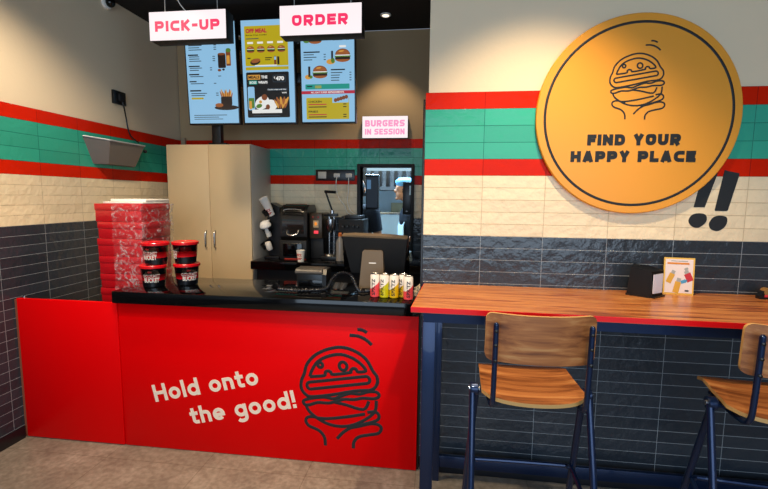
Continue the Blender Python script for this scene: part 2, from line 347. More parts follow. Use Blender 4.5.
# lettering
w = MB()
A = math.atan2(.448-.293, 1.66-1.003)
w.letters('Hold onto', .672, .106, .021, CREAMINK, FR(-1.664, YC, .293, A))
t = loc(w.build('upper_lettering', ctr), ctr); t['label'] = 'cream slanted words Hold onto'; w = MB()
w.letters('the good!', .668, .106, .021, CREAMINK, FR(-1.436, YC, .170, A))
t = loc(w.build('lower_lettering', ctr), ctr); t['label'] = 'cream slanted words the good!'
# burger drawing strokes in drawing units
def stadium(x0, y0, x1, y1, r, n=7):
    a = math.atan2(y1-y0, x1-x0); o = []
    for i in range(n+1): t = a+math.pi/2+math.pi*i/n; o.append((x0+r*math.cos(t), y0+r*math.sin(t)))
    for i in range(n+1): t = a-math.pi/2+math.pi*i/n; o.append((x1+r*math.cos(t), y1+r*math.sin(t)))
    return o
def circ(x, y, r, n=16): return [(x+r*math.cos(2*math.pi*i/n), y+r*math.sin(2*math.pi*i/n)) for i in range(n)]
BG = [(1, [(108, 262), (97, 285), (95, 310), (108, 328), (130, 334), (200, 322), (280, 303), (335, 295), (355, 275), (355, 252), (342, 235), (325, 205), (300, 185), (265, 172), (230, 170), (190, 180), (150, 200), (120, 230)]),
      (0, [(127, 270), (135, 250), (155, 222), (190, 202), (235, 192), (275, 200), (305, 218), (319, 237), (293, 242), (286, 234), (276, 233), (268, 240), (266, 246), (208, 257), (200, 250), (190, 247), (181, 252), (176, 263), (127, 270)]),
      (1, circ(165, 230, 8)), (1, circ(243, 228, 13)), (2, stadium(126, 299, 320, 265, 11)),
      (1, [(118, 342), (100, 350), (103, 361), (120, 361), (150, 351), (185, 350), (210, 343), (240, 333), (275, 331), (305, 324), (345, 322), (360, 312), (352, 301), (325, 302), (295, 312), (265, 312), (235, 322), (205, 334), (175, 332), (145, 336)]),
      (0, [(205, 345), (245, 350), (305, 360), (325, 332)]),
      (0, [(108, 363), (116, 380), (135, 396), (165, 412), (200, 421), (240, 420), (280, 408), (320, 385), (345, 360), (350, 328)]),
      (0, [(150, 402), (185, 400), (250, 388), (310, 374)]),
      (0, [(168, 489), (166, 462), (148, 442), (115, 430), (104, 415), (112, 402), (135, 399), (170, 408)]),
      (0, [(210, 463), (235, 438), (270, 418), (320, 402), (350, 390), (357, 375), (345, 364), (318, 368)]),
      (0, [(265, 489), (268, 468), (285, 450), (320, 440), (352, 432), (363, 415), (352, 404), (325, 404), (285, 416), (245, 426)]),
      (0, [(270, 130), (300, 131), (325, 141), (342, 155)]), (0, [(297, 110), (313, 111), (328, 118)])]
def draw(mb, aff, y, r, m):
    (a, b_, c), (d, e_, f) = aff
    for kind, pts in BG:
        P = pts if kind == 2 else [(p.x, p.y) for p in smooth(pts, 4, kind == 1)]
        Q = [(a*u+b_*v+c, y, d*u+e_*v+f) for u, v in P]
        mb.tube(Q, r, m, 8, closed=kind > 0, flat=(1, .12, 1), up=Vector((0, 1, 0)))
w = MB(); draw(w, ((.001687, .000087, -.946736), (-.000038, -.001846, 1.017254)), YC-.0006, .0095, INK)
t = loc(w.build('burger_drawing', ctr), ctr); t['label'] = 'black line drawing of a burger held in two hands'
# side gate between wall and counter
g = thing('counter_side_panel', 'plain red side panel closing the gap between slate wall and counter', 'panel', (-2.2, YC, 0))
loc(MB().box(-2.55, -1.881, YC-.006, YC+.014, .006, .893, CP, .002).build('board', g), g)
w = MB(); w.box(-2.5655, -2.5505, YC-.004, YC+.012, .006, .885, mat('worn_edge', '#8a4a32', .6)); loc(w.build('hinge_strip', g), g)
w = MB(); w.tube([(-2.52, YC+.02, .88), (-2.52, YC+.02, .905)], .007, CHR); w.box(-2.535, -2.495, YC+.014, YC+.03, .84, .885, CHR, .002); loc(w.build('latch', g), g)
# ------------------------------------------------------------------ bar shelf
bar = thing('bar_counter', 'wood-topped bar counter with red edge on dark legs along the tiled wall', 'counter', (1.3, 2.05, 0))
w = MB(); w.prism([(-.111, 1.793), (1.224, 1.755), (3.2, 1.70), (3.2, D-.001), (-.075, D-.001)], 1.045, 1.069, WOOD, 'Z'); loc(w.build('wooden_top', bar), bar)
w = MB(); w.prism([(-.113, 1.789), (1.224, 1.751), (3.2, 1.696), (3.2, 1.7), (1.224, 1.755), (-.109, 1.793), (-.073, D-.001), (-.077, D-.001)], 1.047, 1.0685, REDE, 'Z'); loc(w.build('red_edge', bar), bar)
w = MB(); w.prism([(-.06, 1.815), (3.15, 1.725), (3.15, 1.765), (-.06, 1.855)], 1.0, 1.045, NAVY, 'Z'); w.box(-.06, -.02, 1.83, 2.28, 1.0, 1.045, NAVY); w.box(-.03, 3.15, 2.24, 2.28, 1.0, 1.045, NAVY); loc(w.build('top_frame', bar), bar)
for x, y, s_ in ((-.035, 1.84, .028), (.005, 2.235, .022), (2.6, 1.76, .028), (2.6, 2.235, .022)):
    loc(MB().box(x-s_, x+s_, y-s_, y+s_, 0, 1.0, NAVY, .003).build('leg', bar), bar)
w = MB(); w.box(.02, 2.58, 2.225, 2.25, .075, .14, NAVY, .003); loc(w.build('lower_rail', bar), bar)
# ------------------------------------------------------------------ stools
def make_stool(name, label):
    t = thing(name, label, 'stool')
    # seat: curved plywood, rounded rear, waterfall front
    w = MB(); nx, ny = 16, 16; th = .014; vs = []
    def sp(u, v, lift):
        # u -1..1 across, v 0 rear..1 front
        hw = .186-.014*v; rear = -.125
        y = -.118+(.022*abs(u)**2+.04*abs(u)**9)*(1-v)+v*.345-.03*(abs(u)**3)*v
        z = .818+.018*abs(u)**2.4*(1-.3*v)-.012*(1-v)**2+.02*max(0, v-.5)
        return Vector((u*hw, y, z+lift-.03*max(0, v-.82)*5*.6))
    for lf in (0, -th):
        for j in range(ny+1):
            for i in range(nx+1): vs.append(sp(-1+2*i/nx, j/ny, lf))
    N = (nx+1)*(ny+1); top = []; bot = []; edge = []
    for j in range(ny):
        for i in range(nx):
            a = j*(nx+1)+i; top.append((a, a+1, a+nx+2, a+nx+1)); bot.append((a+N, a+N+nx+1, a+N+nx+2, a+N+1))
    for i in range(nx): edge += [(i, i+N, i+N+1, i+1), (ny*(nx+1)+i, ny*(nx+1)+i+1, ny*(nx+1)+i+1+N, ny*(nx+1)+i+N)]
    for j in range(ny):
        a = j*(nx+1); c = a+nx; edge += [(a, a+nx+1, a+nx+1+N, a+N), (c, c+N, c+nx+1+N, c+nx+1)]
    w.add(vs, top+bot, STW); w.add(vs, edge, PLYE); w.build('seat', t, 50)
    # backrest: curved plywood board, set in front of the two uprights
    w = MB(); n = 18; k = 8; vs = []; R = .024; H0, H1, hw = .955, 1.130, .186
    def bp(u, z, d):
        f = (z-H0)/(H1-H0); y = -.138-.008*f+.03*u*u+d; return Vector((u*hw, y, z+.004*u*u))
    def half(u):  # vertical extent at u with rounded corners
        a = abs(u)*hw; c = hw-R
        if a <= c: return 0
        return R-math.sqrt(max(0, R*R-(a-c)**2))
    us = [-1+2*i/n for i in range(n+1)]; us = [-1, -.985, -.96, -.92]+[-.88+1.76*i/n for i in range(n+1)]+[.92, .96, .985, 1]; nu = len(us)
    for d in (0, .012):
        for u in us:
            ins = half(u)
            for j in range(k+1): vs.append(bp(u, H0+ins+(H1-H0-2*ins)*j/k, d))
    N = nu*(k+1); fa = []; ed = []
    for i in range(nu-1):
        for j in range(k):
            a = i*(k+1)+j; fa += [(a, a+k+1, a+k+2, a+1), (a+N, a+N+1, a+N+k+2, a+N+k+1)]
        a = i*(k+1); ed += [(a, a+N, a+N+k+1, a+k+1), (a+k, a+k+k+1, a+N+k+k+1, a+N+k)]
    for j in range(k): a = (nu-1)*(k+1)+j; ed += [(j, j+1, j+1+N, j+N), (a, a+N, a+N+1, a+1)]
    w.add(vs, fa, STW); w.add(vs, ed, PLYE); w.build('backrest', t, 50)
    for s in (-1, 1):
        pts = smooth([(s*.157, -.158, 1.10), (s*.157, -.155, 1.0), (s*.157, -.148, .87), (s*.157, -.138, .815), (s*.157, -.10, .790), (s*.157, .0, .786), (s*.157, .12, .790)], 5)
        w = MB(); w.tube(pts, .0095, NAVY, 12); w.ell(pts[0], (.0095,)*3, NAVY, 12)
        for z in (.975, 1.03, 1.08): w.lathe([(.006, 0), (.006, .004), (.002, .006)], (s*.157, -.164, z), DSTEEL, 10, Matrix.Rotation(math.pi/2, 4, 'X'))
        w.build('back_support', t)
        # pivot with a pair of legs
        w = MB(); w.lathe([(.021, -.016), (.024, -.012), (.024, .012), (.021, .016)], (s*.207, 0, .80), NAVY, 20, Matrix.Rotation(math.pi/2, 4, 'Y')); w.tube([(s*.16, 0, .79), (s*.224, 0, .80)], .009, NAVY, 10)
        w.lathe([(.010, -.02), (.010, .02)], (s*.207, 0, .80), CHR, 12, Matrix.Rotation(math.pi/2, 4, 'Y')); w.build('pivot', t)
        for d in (-1, 1):
            w = MB(); x = s*.214 if d < 0 else s*.198
            w.tube([(x, d*.008, .80), (s*.225, d*.235, .012)], .0125, NAVY, 12); lg = w.build('leg', t)
            w = MB(); w.lathe([(.016, 0), (.016, .018), (.013, .024)], (s*.225, d*.235, 0), BLK, 14); w.build('foot_cap', lg)
    w = MB()
    pts = [(-.209, -.125, .38), (-.205, .07, .435), (-.19, .105, .44), (-.15, .115, .44), (.15, .115, .44), (.19, .105, .44), (.205, .07, .435), (.209, -.125, .38)]
    w.tube(smooth(pts, 5), .009, NAVY, 10); w.build('footrest', t)
    w = MB(); w.tube([(-.165, -.02, .790), (.165, -.02, .790)], .009, NAVY, 10); w.tube([(-.165, .10, .790), (.165, .10, .790)], .009, NAVY, 10); w.build('seat_frame', t)
    return t
st = make_stool('bar_stool', 'wooden bar stool with dark steel legs below the round burger board')
st.location = (.354, 1.635, 0); st.rotation_euler = (0, 0, math.radians(1))
dup(st, (1.197, 1.615, 0), math.radians(-6), 'wooden bar stool cut off by the right edge of the picture')
# ------------------------------------------------------------------ round board on the wall
rb = thing('round_wall_board', 'large round mustard board with burger drawing hung on the striped wall', 'sign', (.928, D, 1.933))
rb.scale = (.99, 1, 1)
w = MB(); w.lathe([(.468, .0), (.472, .003), (.472, .022), (.468, .026)], (0, 0, 0), DISC, 96, Matrix.Rotation(math.pi/2, 4, 'X')); w.build('board', rb)
w = MB(); w.tube([(.43*math.cos(a), -.0265, .43*math.sin(a)) for a in [2*math.pi*i/96 for i in range(96)]], .0062, INK, 8, closed=True, flat=(1, .15, 1), up=Vector((0, 1, 0))); w.build('black_ring', rb)
w = MB(); draw(w, ((.000929, .000067, .69482-.937), (-.000024, -.000958, 2.389148-1.935)), -.0268, .0037, INK); w.build('burger_drawing', rb)
w = MB(); w.letters('FIND YOUR', .430, .053, .0182, INK, FR(-.222, -.0262, -.142)); w.letters('HAPPY PLACE', .578, .053, .0182, INK, FR(-.297, -.0262, -.222))
w.build('lettering', rb)
# exclamation marks painted on the wall behind
w = MB()
def blob(pts): w.prism([(p.x, p.y) for p in smooth(pts, 4, True)], D-.0015, D-.0003, INK)
w.prism([(1.354, 1.676), (1.366, 1.671), (1.419, 1.660), (1.421, 1.654), (1.385, 1.482), (1.378, 1.478), (1.329, 1.478), (1.326, 1.483)], D-.0015, D-.0003, INK)
w.prism([(1.262, 1.676), (1.325, 1.66), (1.280, 1.495), (1.230, 1.495)], D-.0015, D-.0003, INK)
blob([(1.352, 1.456), (1.384, 1.446), (1.382, 1.408), (1.352, 1.381), (1.318, 1.388), (1.306, 1.415), (1.322, 1.446)])
blob([(1.262, 1.466), (1.290, 1.456), (1.292, 1.424), (1.262, 1.396), (1.230, 1.401), (1.212, 1.428), (1.227, 1.458)])
tag(w.build('exclamation_marks_painting'), 'two black exclamation marks painted on the cream tiles right of the round board', 'wall decal')
# ------------------------------------------------------------------ things on the bar
nh = thing('napkin_dispenser', 'black napkin dispenser with a white label on the wooden bar', 'dispenser', (1.003, 2.2, 1.069), math.radians(0))
nh.scale = (1, 1, 1.13)
w = MB(); w.prism([(-.10, 0), (.0, -.072), (.075, -.01), (.045, .05), (-.06, .06)], 0, .008, BLK, 'Z'); w.build('base', nh)
w = MB(); vb = [(-.096, .0, .006), (-.012, -.062, .006), (.062, -.010, .006), (.03, .05, .006), (-.06, .055, .006)]; vt = [(-.082, .0, .125), (-.012, -.052, .110), (.062, -.008, .112), (.03, .05, .122), (-.05, .052, .13)]
w.add(vb+vt, [(0, 1, 6, 5), (1, 2, 7, 6), (2, 3, 8, 7), (3, 4, 9, 8), (4, 0, 5, 9), (5, 6, 7, 8, 9), (4, 3, 2, 1, 0)], BLK); w.build('body', nh, 10)
w = MB(); a = Vector((-.012, -.0625, 0)); b_ = Vector((.062, -.0105, 0)); d = (b_-a).normalized(); nn = Vector((d.y, -d.x, 0)); q0 = a+d*.012; q1 = b_-d*.008
vs = [(*(q0+nn*.002).xy, .018), (*(q1+nn*.002).xy, .018), (*(q1+nn*.0025-nn*.0).xy, .100), (*(q0+nn*.0005).xy, .098)]; v2 = [tuple(Vector(v)-nn*.003) for v in vs]
w.add(vs+v2, [(0, 1, 2, 3), (0, 3, 7, 4), (3, 2, 6, 7), (1, 5, 6, 2), (0, 4, 5, 1), (4, 7, 6, 5)], mat('white_label', '#ece8ee', .35)); w.build('label_card', nh, 10)
YC1 = mat('card_yellow', '#e8b84a', .5); PKC = mat('card_pink_white', '#f2dfd6', .5); ORG = mat('print_orange', '#e0861c', .5); RDP = mat('print_red', '#c8242c', .5); BLP = mat('print_blue', '#4e9cc4', .5); GRP = mat('print_grey', '#a9a69e', .5)
cdt = thing('menu_card', 'small standing menu card showing three bottles beside the napkin dispenser', 'card', (1.165, 2.25, 1.069), math.radians(-8))
cdt.scale = (1.18, 1.1, 1.32)
CT = Matrix.Rotation(math.radians(-5), 4, 'X')
w = MB(); w.box(-.056, .056, 0, .004, 0, .137, YC1, M=CT); w.box(-.05, .05, -.0008, .0, .006, .131, PKC, M=CT); w.build('card', cdt)
w = MB()
def cb(cx, cz, a, l, wd, cap, body):
    RM = CT @ Matrix.Translation((cx, 0, cz)) @ Matrix.Rotation(a, 4, 'Y')
    w.box(-wd/2, wd/2, -.0014, -.0006, -l/2, l/2*.5, body, M=RM); w.box(-wd/3, wd/3, -.0014, -.0006, l/2*.5, l/2, cap, M=RM)
YB_ = mat('print_amber', '#dfa52c', .5); cb(-.028, .066, .42, .050, .020, GRP, YB_); cb(-.004, .034, .22, .056, .022, GRP, YB_); cb(.034, .070, -.45, .042, .024, GRP, RDP); cb(.020, .050, 1.2, .024, .012, BLP, BLP); cb(.026, .096, 1.0, .014, .010, GRP, GRP)
w.box(-.044, .036, -.0014, -.0006, .112, .119, ORG, M=CT); w.box(-.03, .03, -.0014, -.0006, .123, .126, GRP, M=CT); w.box(.024, .038, -.0014, -.0006, .012, .018, INK, M=CT)
w.build('printed_pictures', cdt)
w = MB(); w.add([(-.02, .006, .001), (.02, .006, .001), (.02, .034, .001), (-.02, .034, .001), (-.02, .012, .07), (.02, .012, .07)], [(0, 1, 2, 3), (0, 4, 5, 1), (2, 5, 4, 3), (0, 3, 4), (1, 5, 2)], YC1); w.build('back_strut', cdt)
gd = thing('tape_dispenser', 'small black desk gadget with a red stripe at the right end of the bar', 'gadget', (1.545, 2.22, 1.069))
gd.scale = (.75, .75, .75)
w = MB(); w.prism([(-.06, 0), (.06, 0), (.06, .03), (.045, .055), (0, .066), (-.035, .055), (-.06, .02)], -.02, .02, BLK); w.build('body', gd)
w = MB(); w.box(-.035, .05, -.023, -.02, .014, .03, RDP, .001); w.build('red_stripe', gd)
w = MB(); w.lathe([(.012, -.022), (.026, -.022), (.026, .022), (.012, .022)], (-.012, 0, .045), mat('tape_amber', '#9c7440', .3), 24, Matrix.Rotation(math.pi/2, 4, 'X')); w.build('roll', gd)
# ------------------------------------------------------------------ hanging signs
def hang(name, label, x, wd, txt, tx, tw, slots):
    s = thing(name, label, 'sign', (x, 2.55, 2.46)); hh = .168
    w = MB(); w.box(-wd/2, wd/2, .004, .10, 0, hh, BLKM, .003); w.build('housing', s)
    w = MB(); w.box(-wd/2+.002, wd/2-.002, 0, .006, .002, hh-.002, LBX, .001); w.build('lit_face', s)
    w = MB(); w.letters(txt, tw, .060, .0175, PNK, FR(tx, 0, .052), gap=.2); w.build('pink_lettering', s)
    for q in slots:
        w = MB(); w.tube([(q, .05, hh), (q, .05, ZC-2.46)], .0028, mat('wire_grey', '#b8b4ae', .5), 6); w.build('hanging_wire', s)
    return s
pk = hang('hanging_sign', 'white lit hanging sign reading PICK-UP in pink', -1.533, .493, 'PICK-UP', -.208, .415, (-.17, .17))
w = MB(); w.tube(smooth([(-.12, .06, ZC-2.46), (-.10, .055, .30), (-.05, .05, .20), (.0, .05, .170)], 5), .003, WHT, 6); w.build('power_cable', pk)
hang('hanging_sign', 'white lit hanging sign reading ORDER in pink', -.712, .488, 'ORDER', -.168, .332, (-.17, .17))
ws = thing('wall_sign', 'small white lit sign reading BURGERS IN SESSION on the back wall', 'sign', (-.519, YB, 2.062))
w = MB(); w.box(-.211, .211, -.045, 0, .004, .202, BLKM, .003); w.build('housing', ws)
w = MB(); w.box(-.209, .209, -.051, -.045, .006, .200, LBX, .001); w.build('lit_face', ws)
w = MB(); w.letters('BURGERS', .365, .058, .0155, SPK, FR(-.184, -.051, .108)); w.letters('IN SESSION', .365, .052, .013, SPK, FR(-.184, -.051, .036)); w.build('pink_lettering', ws)
# ------------------------------------------------------------------ menu screens
def em(n, c, s=.8): return mat(n, c, emit=s)
SB = em('screen_blue', '#98cdf2', .8); SY = em('screen_yellow', '#c9b400', .75); SK_ = em('screen_black', '#0a0a0a', .3); SR = em('screen_red', '#c0203a', .8); ST = em('screen_teal', '#1a9a8a', .8)
SW = em('screen_white', '#f2f2ee', .85); SN = em('screen_text', '#3c5060', .6); SBR = em('screen_brown', '#8a4a20', .7); SBN = em('screen_bun', '#a8602c', .75); SGR = em('screen_green', '#5c8c30', .7); SDK = em('screen_dark', '#2a1812', .5); SOR = em('screen_fries', '#e0a040', .8); SPM = em('screen_magenta', '#c01838', .8)
SWD, SHT = .440, .80
def scr(x):
    s = thing('menu_screen', '', 'screen', (x, 3.5, 2.125)); s.rotation_euler = (math.radians(3), 0, 0)
    w = MB(); w.box(-SWD/2-.006, SWD/2+.006, 0, .05, -.008, SHT+.008, BLK, .004); w.build('casing', s)
    w = MB(); w.box(-SWD/2+.004, SWD/2-.004, -.0015, .0, .004, SHT-.004, SB); return s, w
lay = [0]
def R(w, x, z, a, b, m, lv=1, r=0):
    """rectangle in percent of the screen: left x, top z, width a, height b"""
    x0 = -SWD/2+SWD*x/100; x1 = x0+SWD*a/100; z1 = SHT-SHT*z/100; z0 = z1-SHT*b/100
    y = -.0015-.0006*lv
    if r:
        P = []
        for cx, cz, s0 in ((x1-r, z1-r, 0), (x0+r, z1-r, 1), (x0+r, z0+r, 2), (x1-r, z0+r, 3)):
            for i in range(5): t = math.pi/2*(s0+i/4); P.append((cx+r*math.cos(t), cz+r*math.sin(t)))
        w.prism(P, y, y+.0005, m)
    else: w.prism([(x0, z0), (x1, z0), (x1, z1), (x0, z1)], y, y+.0005, m)
def E_(w, x, z, a, b, m, lv=2, rot=0, half=False):
    cx = -SWD/2+SWD*x/100; cz = SHT-SHT*z/100; ra = SWD*a/200; rb_ = SHT*b/200; P = []
    for i in range(17 if half else 20):
        t = math.pi*i/16 if half else 2*math.pi*i/20; u = ra*math.cos(t); v = rb_*math.sin(t); P.append((cx+u*math.cos(rot)-v*math.sin(rot), cz+u*math.sin(rot)+v*math.cos(rot)))
    y = -.0015-.0006*lv; w.prism(P, y, y+.0005, m)
def burger(w, x, z, s, lv=2):
    E_(w, x, z+.5*s, 9.6*s, 2.2*s, SBN, lv); R(w, x-4.7*s, z-.05*s, 9.4*s, .75*s, SDK, lv+1); R(w, x-5*s, z-.45*s, 10*s, .4*s, SGR, lv+2); R(w, x-4.5*s, z-.75*s, 8.8*s, .32*s, SW, lv+2)
    E_(w, x, z-.75*s, 9.4*s, 3.9*s, SBR, lv+3, half=True); E_(w, x, z-.95*s, 8.4*s, 3.1*s, SBN, lv+4, half=True); E_(w, x-.8*s, z-1.9*s, 3.4*s, .5*s, SOR, lv+5, .1)
def lines(w, x, z, wd, n, m=SN, dz=2.1, hh=.8, price=True, lv=2):
    for i in range(n):
        R(w, x, z+i*dz, wd*(.65+.35*random.random()), hh, m, lv)
        if price: R(w, x+wd*1.55, z+i*dz, wd*.16, hh, m, lv)
def wr(w, t, x, z, a, b, m, lv=3, off=.02): # words: left, top, width, height in percent
    w.text(t, SWD*a/100, SHT*b/100, m, FR(-SWD/2+SWD*x/100, -.0015-.0006*lv, SHT-SHT*(z+b)/100), .0004, off)
# left screen
s, w = scr(-1.89); s['label'] = 'left menu screen, pale blue with drink and basket of fries'
R(w, 5, 3, 40, 1.6, SN); lines(w, 7, 6, 34, 6); lines(w, 7, 20, 32, 4); R(w, 5, 31, 20, 1.3, SK_)
lines(w, 7, 33, 30, 3); R(w, 5, 42, 22, 1.2, SK_); lines(w, 7, 44, 26, 2, price=True); R(w, 5, 50, 20, 1.3, SK_); lines(w, 7, 52.3, 36, 1); R(w, 5, 57, 14, 1.2, SK_); lines(w, 7, 59.3, 30, 1)
R(w, 5, 66, 22, 1.4, SK_); lines(w, 7, 69, 32, 2); R(w, 7, 73.5, 24, 1.8, SY); R(w, 10, 91, 66, .7, SN); R(w, 10, 93, 50, .7, SN); R(w, 10, 95, 58, .6, SN)
R(w, 64, 31, 15, 14, SDK, 3, .008); E_(w, 71.5, 31.5, 15, 2.4, SBR, 4); R(w, 80, 28, 9, 15, SBR, 2, .006); E_(w, 85, 28, 10, 4, SGR, 4); R(w, 81, 33, 6, 8, SOR, 3, .004); E_(w, 66, 47, 7, 2.6, SBR, 3); E_(w, 74, 46.5, 5, 2, SDK, 3)
E_(w, 76, 84, 48, 5, SDK, 2); R(w, 66, 73, 22, 9, SDK, 4, .012); E_(w, 62, 81.5, 16, 4, SBN, 5)
for i in range(11): E_(w, 67+i*2, 71.5-1.8*math.sin(i*1.7), 2.6, 8.5, SOR if i % 2 else SBN, 3+(i % 3)*.3, (i-5)*-.06)
w.build('display', s)
# middle screen
s, w = scr(-1.404); s['label'] = 'middle menu screen with yellow panel above black wrap offer'
R(w, 7, 6, 82, 38, SY, 1, .006); wr(w, 'OFF MEAL', 10, 8.5, 40, 4.2, SPM, off=.05); wr(w, 'Burger Fries Combo', 10, 14, 40, 1.6, SK_); R(w, 10, 17.6, 24, .8, SN, 2)
for i in range(4): R(w, 12+i*19, 21, 11, 1.8, SW, 2); burger(w, 18+i*19.5, 29, 1.5)
R(w, 11, 36, 6, 1, SK_, 2); E_(w, 26, 40, 20, 6, SDK, 2, .2); E_(w, 27, 39, 18, 4, SBN, 3, .2); R(w, 45, 36, 13, .9, SK_, 2); R(w, 45, 38, 10, .7, SK_, 2); R(w, 62, 35, 4.5, 8, SBR, 2); R(w, 68, 35.5, 4, 7.5, SDK, 2); R(w, 62.5, 35.5, 3.5, 3, SB, 3)
R(w, 7, 45, 82, 3, SY, 1, .004); R(w, 25, 43.2, 42, .9, SW, 3)
R(w, 7, 50, 82, 44.5, SK_, 1, .01)
R(w, 10, 52.5, 24, 4.6, SOR, 2, .002); wr(w, 'MEALS', 11.5, 53.4, 21, 2.8, SK_, off=.04); wr(w, 'THE', 36, 53.4, 12, 2.8, SW, off=.04); R(w, 12, 58, 16, 3.8, ST, 2, .002); wr(w, 'BOSS', 13.5, 58.8, 13, 2.3, SW, off=.03); wr(w, 'WRAPS', 30, 58.6, 18, 2.6, SW, off=.04)
R(w, 58, 53, 25, 7, SN, 2, .012); R(w, 58.8, 53.5, 23.4, 6, SK_, 3, .011); wr(w, '470', 64, 54.5, 16, 4, SW, 4, off=.05); wr(w, '₹', 60.5, 54.5, 2.6, 2.4, SW, 4)
R(w, 47, 66, 38, 2.2, SN, 2); wr(w, 'Combo wraps with fries', 48, 66.5, 35, 1.4, SW); wr(w, '₹499', 75, 69.6, 9, 1.6, SW)
R(w, 9, 64, 13, 23, SB, 2, .01); R(w, 10, 75, 11, 10, SGR, 3, .006); R(w, 11, 78, 5, 8, SOR, 4)
E_(w, 36, 80, 30, 12, SW, 2, .55); E_(w, 41, 74.5, 11, 6, SBR, 3, .4); E_(w, 30, 83, 12, 4, SGR, 3, .3); E_(w, 33, 79, 6, 3, SOR, 4); E_(w, 54, 82, 22, 10, SW, 2, -.4); E_(w, 47, 84, 8, 5, SBR, 3)
for i in range(12): E_(w, 63+i*1.9, 80+2.2*math.sin(i*2.1), 4.2, 8, SOR if i % 2 else SBN, 3+(i % 3)*.3, .5-i*.09)
R(w, 16, 86.5, 58, 3.6, SW, 4); R(w, 18, 92.2, 52, .7, SN, 2)
w.build('display', s)
# right screen
s, w = scr(-.912); s['label'] = 'right menu screen, pale blue with three burgers and yellow list'
burger(w, 28, 21, 2.5); E_(w, 12, 22, 12, 4, SGR, 2); R(w, 60, 19, 24, 1.0, SN, 2); R(w, 60, 21.5, 18, .8, SN, 2); R(w, 84, 21.5, 6, .8, SN, 2)
R(w, 6, 32, 30, 1.2, SK_, 2); lines(w, 6, 34.6, 24, 3, dz=2.4); burger(w, 78, 38, 2.9); E_(w, 56, 42, 16, 5, SOR, 2); R(w, 57, 32, 3.6, 9, SDK, 3); E_(w, 60, 41, 7, 5, SGR, 3); R(w, 72, 27, 12, 2, SW, 3)
burger(w, 36, 53, 2.8); E_(w, 14, 56, 13, 4.5, SOR, 2); R(w, 14, 46, 4, 10, SDK, 3); E_(w, 19, 56, 6, 3, SGR, 3); R(w, 56, 49, 26, 1.2, SK_, 2); lines(w, 56, 52, 22, 4, dz=2.4)
R(w, 8, 63, 82, 4.8, ST, 2, .004); R(w, 11, 64.5, 10, 1, SK_, 3); R(w, 26, 64.5, 12, .8, SY, 3); R(w, 26, 66, 12, .8, SY, 3); R(w, 0.6, 69.4, 98.8, 3, SR, 2); wr(w, 'ALL DAY SUPER REFRESHMENTS', 18, 70, 62, 1.7, SW)
R(w, 9, 76, 80, 21, SY, 2, .006); wr(w, 'CHICKEN', 13, 78.8, 25, 2, SK_); wr(w, 'FRIES', 13, 88.4, 18, 2, SK_)
for i, z in enumerate((82, 84.5, 92, 94.2)): R(w, 13, z, 34, .9, SR if i % 2 == 0 else SDK, 3); R(w, 78, z, 6, .9, SDK, 3)
R(w, 58, 75.5, 30, 5.5, SB, 3); E_(w, 74, 78, 34, 3.4, SB, 3, .3)
for i in range(5): E_(w, 64+i*5, 78.6-i*.75, 6.5, 3.8, SBR, 4)
w.build('display', s)
po = thing('screen_mount', 'black post holding the three menu screens above the beige cupboard', 'mount', (-1.95, 3.66, 0))
w = MB(); w.box(-.04, .04, -.03, .03, 1.975, 2.95, BLK, .004); w.box(-.08, .08, -.02, .06, 1.9725, 1.985, BLK, .002); w.build('post', po)
w = MB(); w.box(-.05, 1.2, -.125, -.02, 2.45, 2.53, BLK, .003); w.box(-.05, 1.2, -.135, -.02, 2.75, 2.8, BLK, .003); w.build('cross_bar', po)
# ------------------------------------------------------------------ beige cupboard
cb_ = thing('storage_cupboard', 'tall beige two-door cupboard against the back wall', 'cupboard', (-2.03, 3.84, 0))
w = MB(); w.box(-2.42, -1.64, 3.64, YB-.001, .0, 1.972, CABS, .002); loc(w.build('body', cb_), cb_)
for x0, x1, hx in ((-2.418, -2.024, -2.065), (-2.021, -1.642, -1.98)):
    d = loc(MB().box(x0, x1, 3.62, 3.64, .06, 1.968, CAB, .0025).build('door', cb_), cb_)
    w = MB(); w.tube(smooth([(hx, 3.62, 1.06), (hx, 3.598, 1.075), (hx, 3.594, 1.11), (hx, 3.594, 1.16), (hx, 3.598, 1.20), (hx, 3.62, 1.215)], 4), .006, CHR, 8); w.build('handle', d)
# ------------------------------------------------------------------ red boxes in stretch wrap
BXR = mat('red_carton', '#c2101c', .3, coat=.3, var=.06, bscale=9); BXD = mat('dark_red_carton_edge', '#8c0c14', .4)
sh = thing('storage_crate', 'low red cabinet under the stack of red cartons behind the side panel', 'cabinet', (-2.09, 2.76, 0))
loc(MB().box(-2.27, -1.92, 2.6, 2.93, 0, .672, CP, .004).build('cabinet_body', sh), sh)
zz = .673; hs = [.112, .118, .098, .118, .118, .112, .120]
places = ['lowest', 'second lowest', 'third lowest', 'middle', 'third from top', 'second from top', 'topmost']
for i, h in enumerate(hs):
    dx = random.uniform(-.006, .006); wide = .012 if i == 6 else 0
    bx = thing('carton', 'red carton, %s of the stack wrapped in plastic film' % places[i], 'box', (-2.092+dx, 2.75+random.uniform(-.004, .004), zz), 0, 'red cartons stacked behind the counter')
    w = MB(); w.box(-.158-wide, .158+wide*.3, -.15, .15, 0.001, h-.012, BXR, .003); w.build('tray', bx)
    w = MB(); w.box(-.161-wide, .161+wide*.3, -.153, .153, h-.045, h-.001, BXR, .003); w.build('lid', bx); zz += h
w = MB(); w.box(-.13, .16, -.13, .15, 0, .012, WHT, .003); w.box(-.10, .16, -.10, .15, .012, .03, WHT, .005); tag(w.build('paper_tray', loc=(-2.09, 2.75, zz)), 'flat white tray lying on top of the red cartons', 'tray')
fl = bpy.data.materials.new('stretch_film'); fl.use_nodes = True; nt = fl.node_tree; nt.nodes.clear()
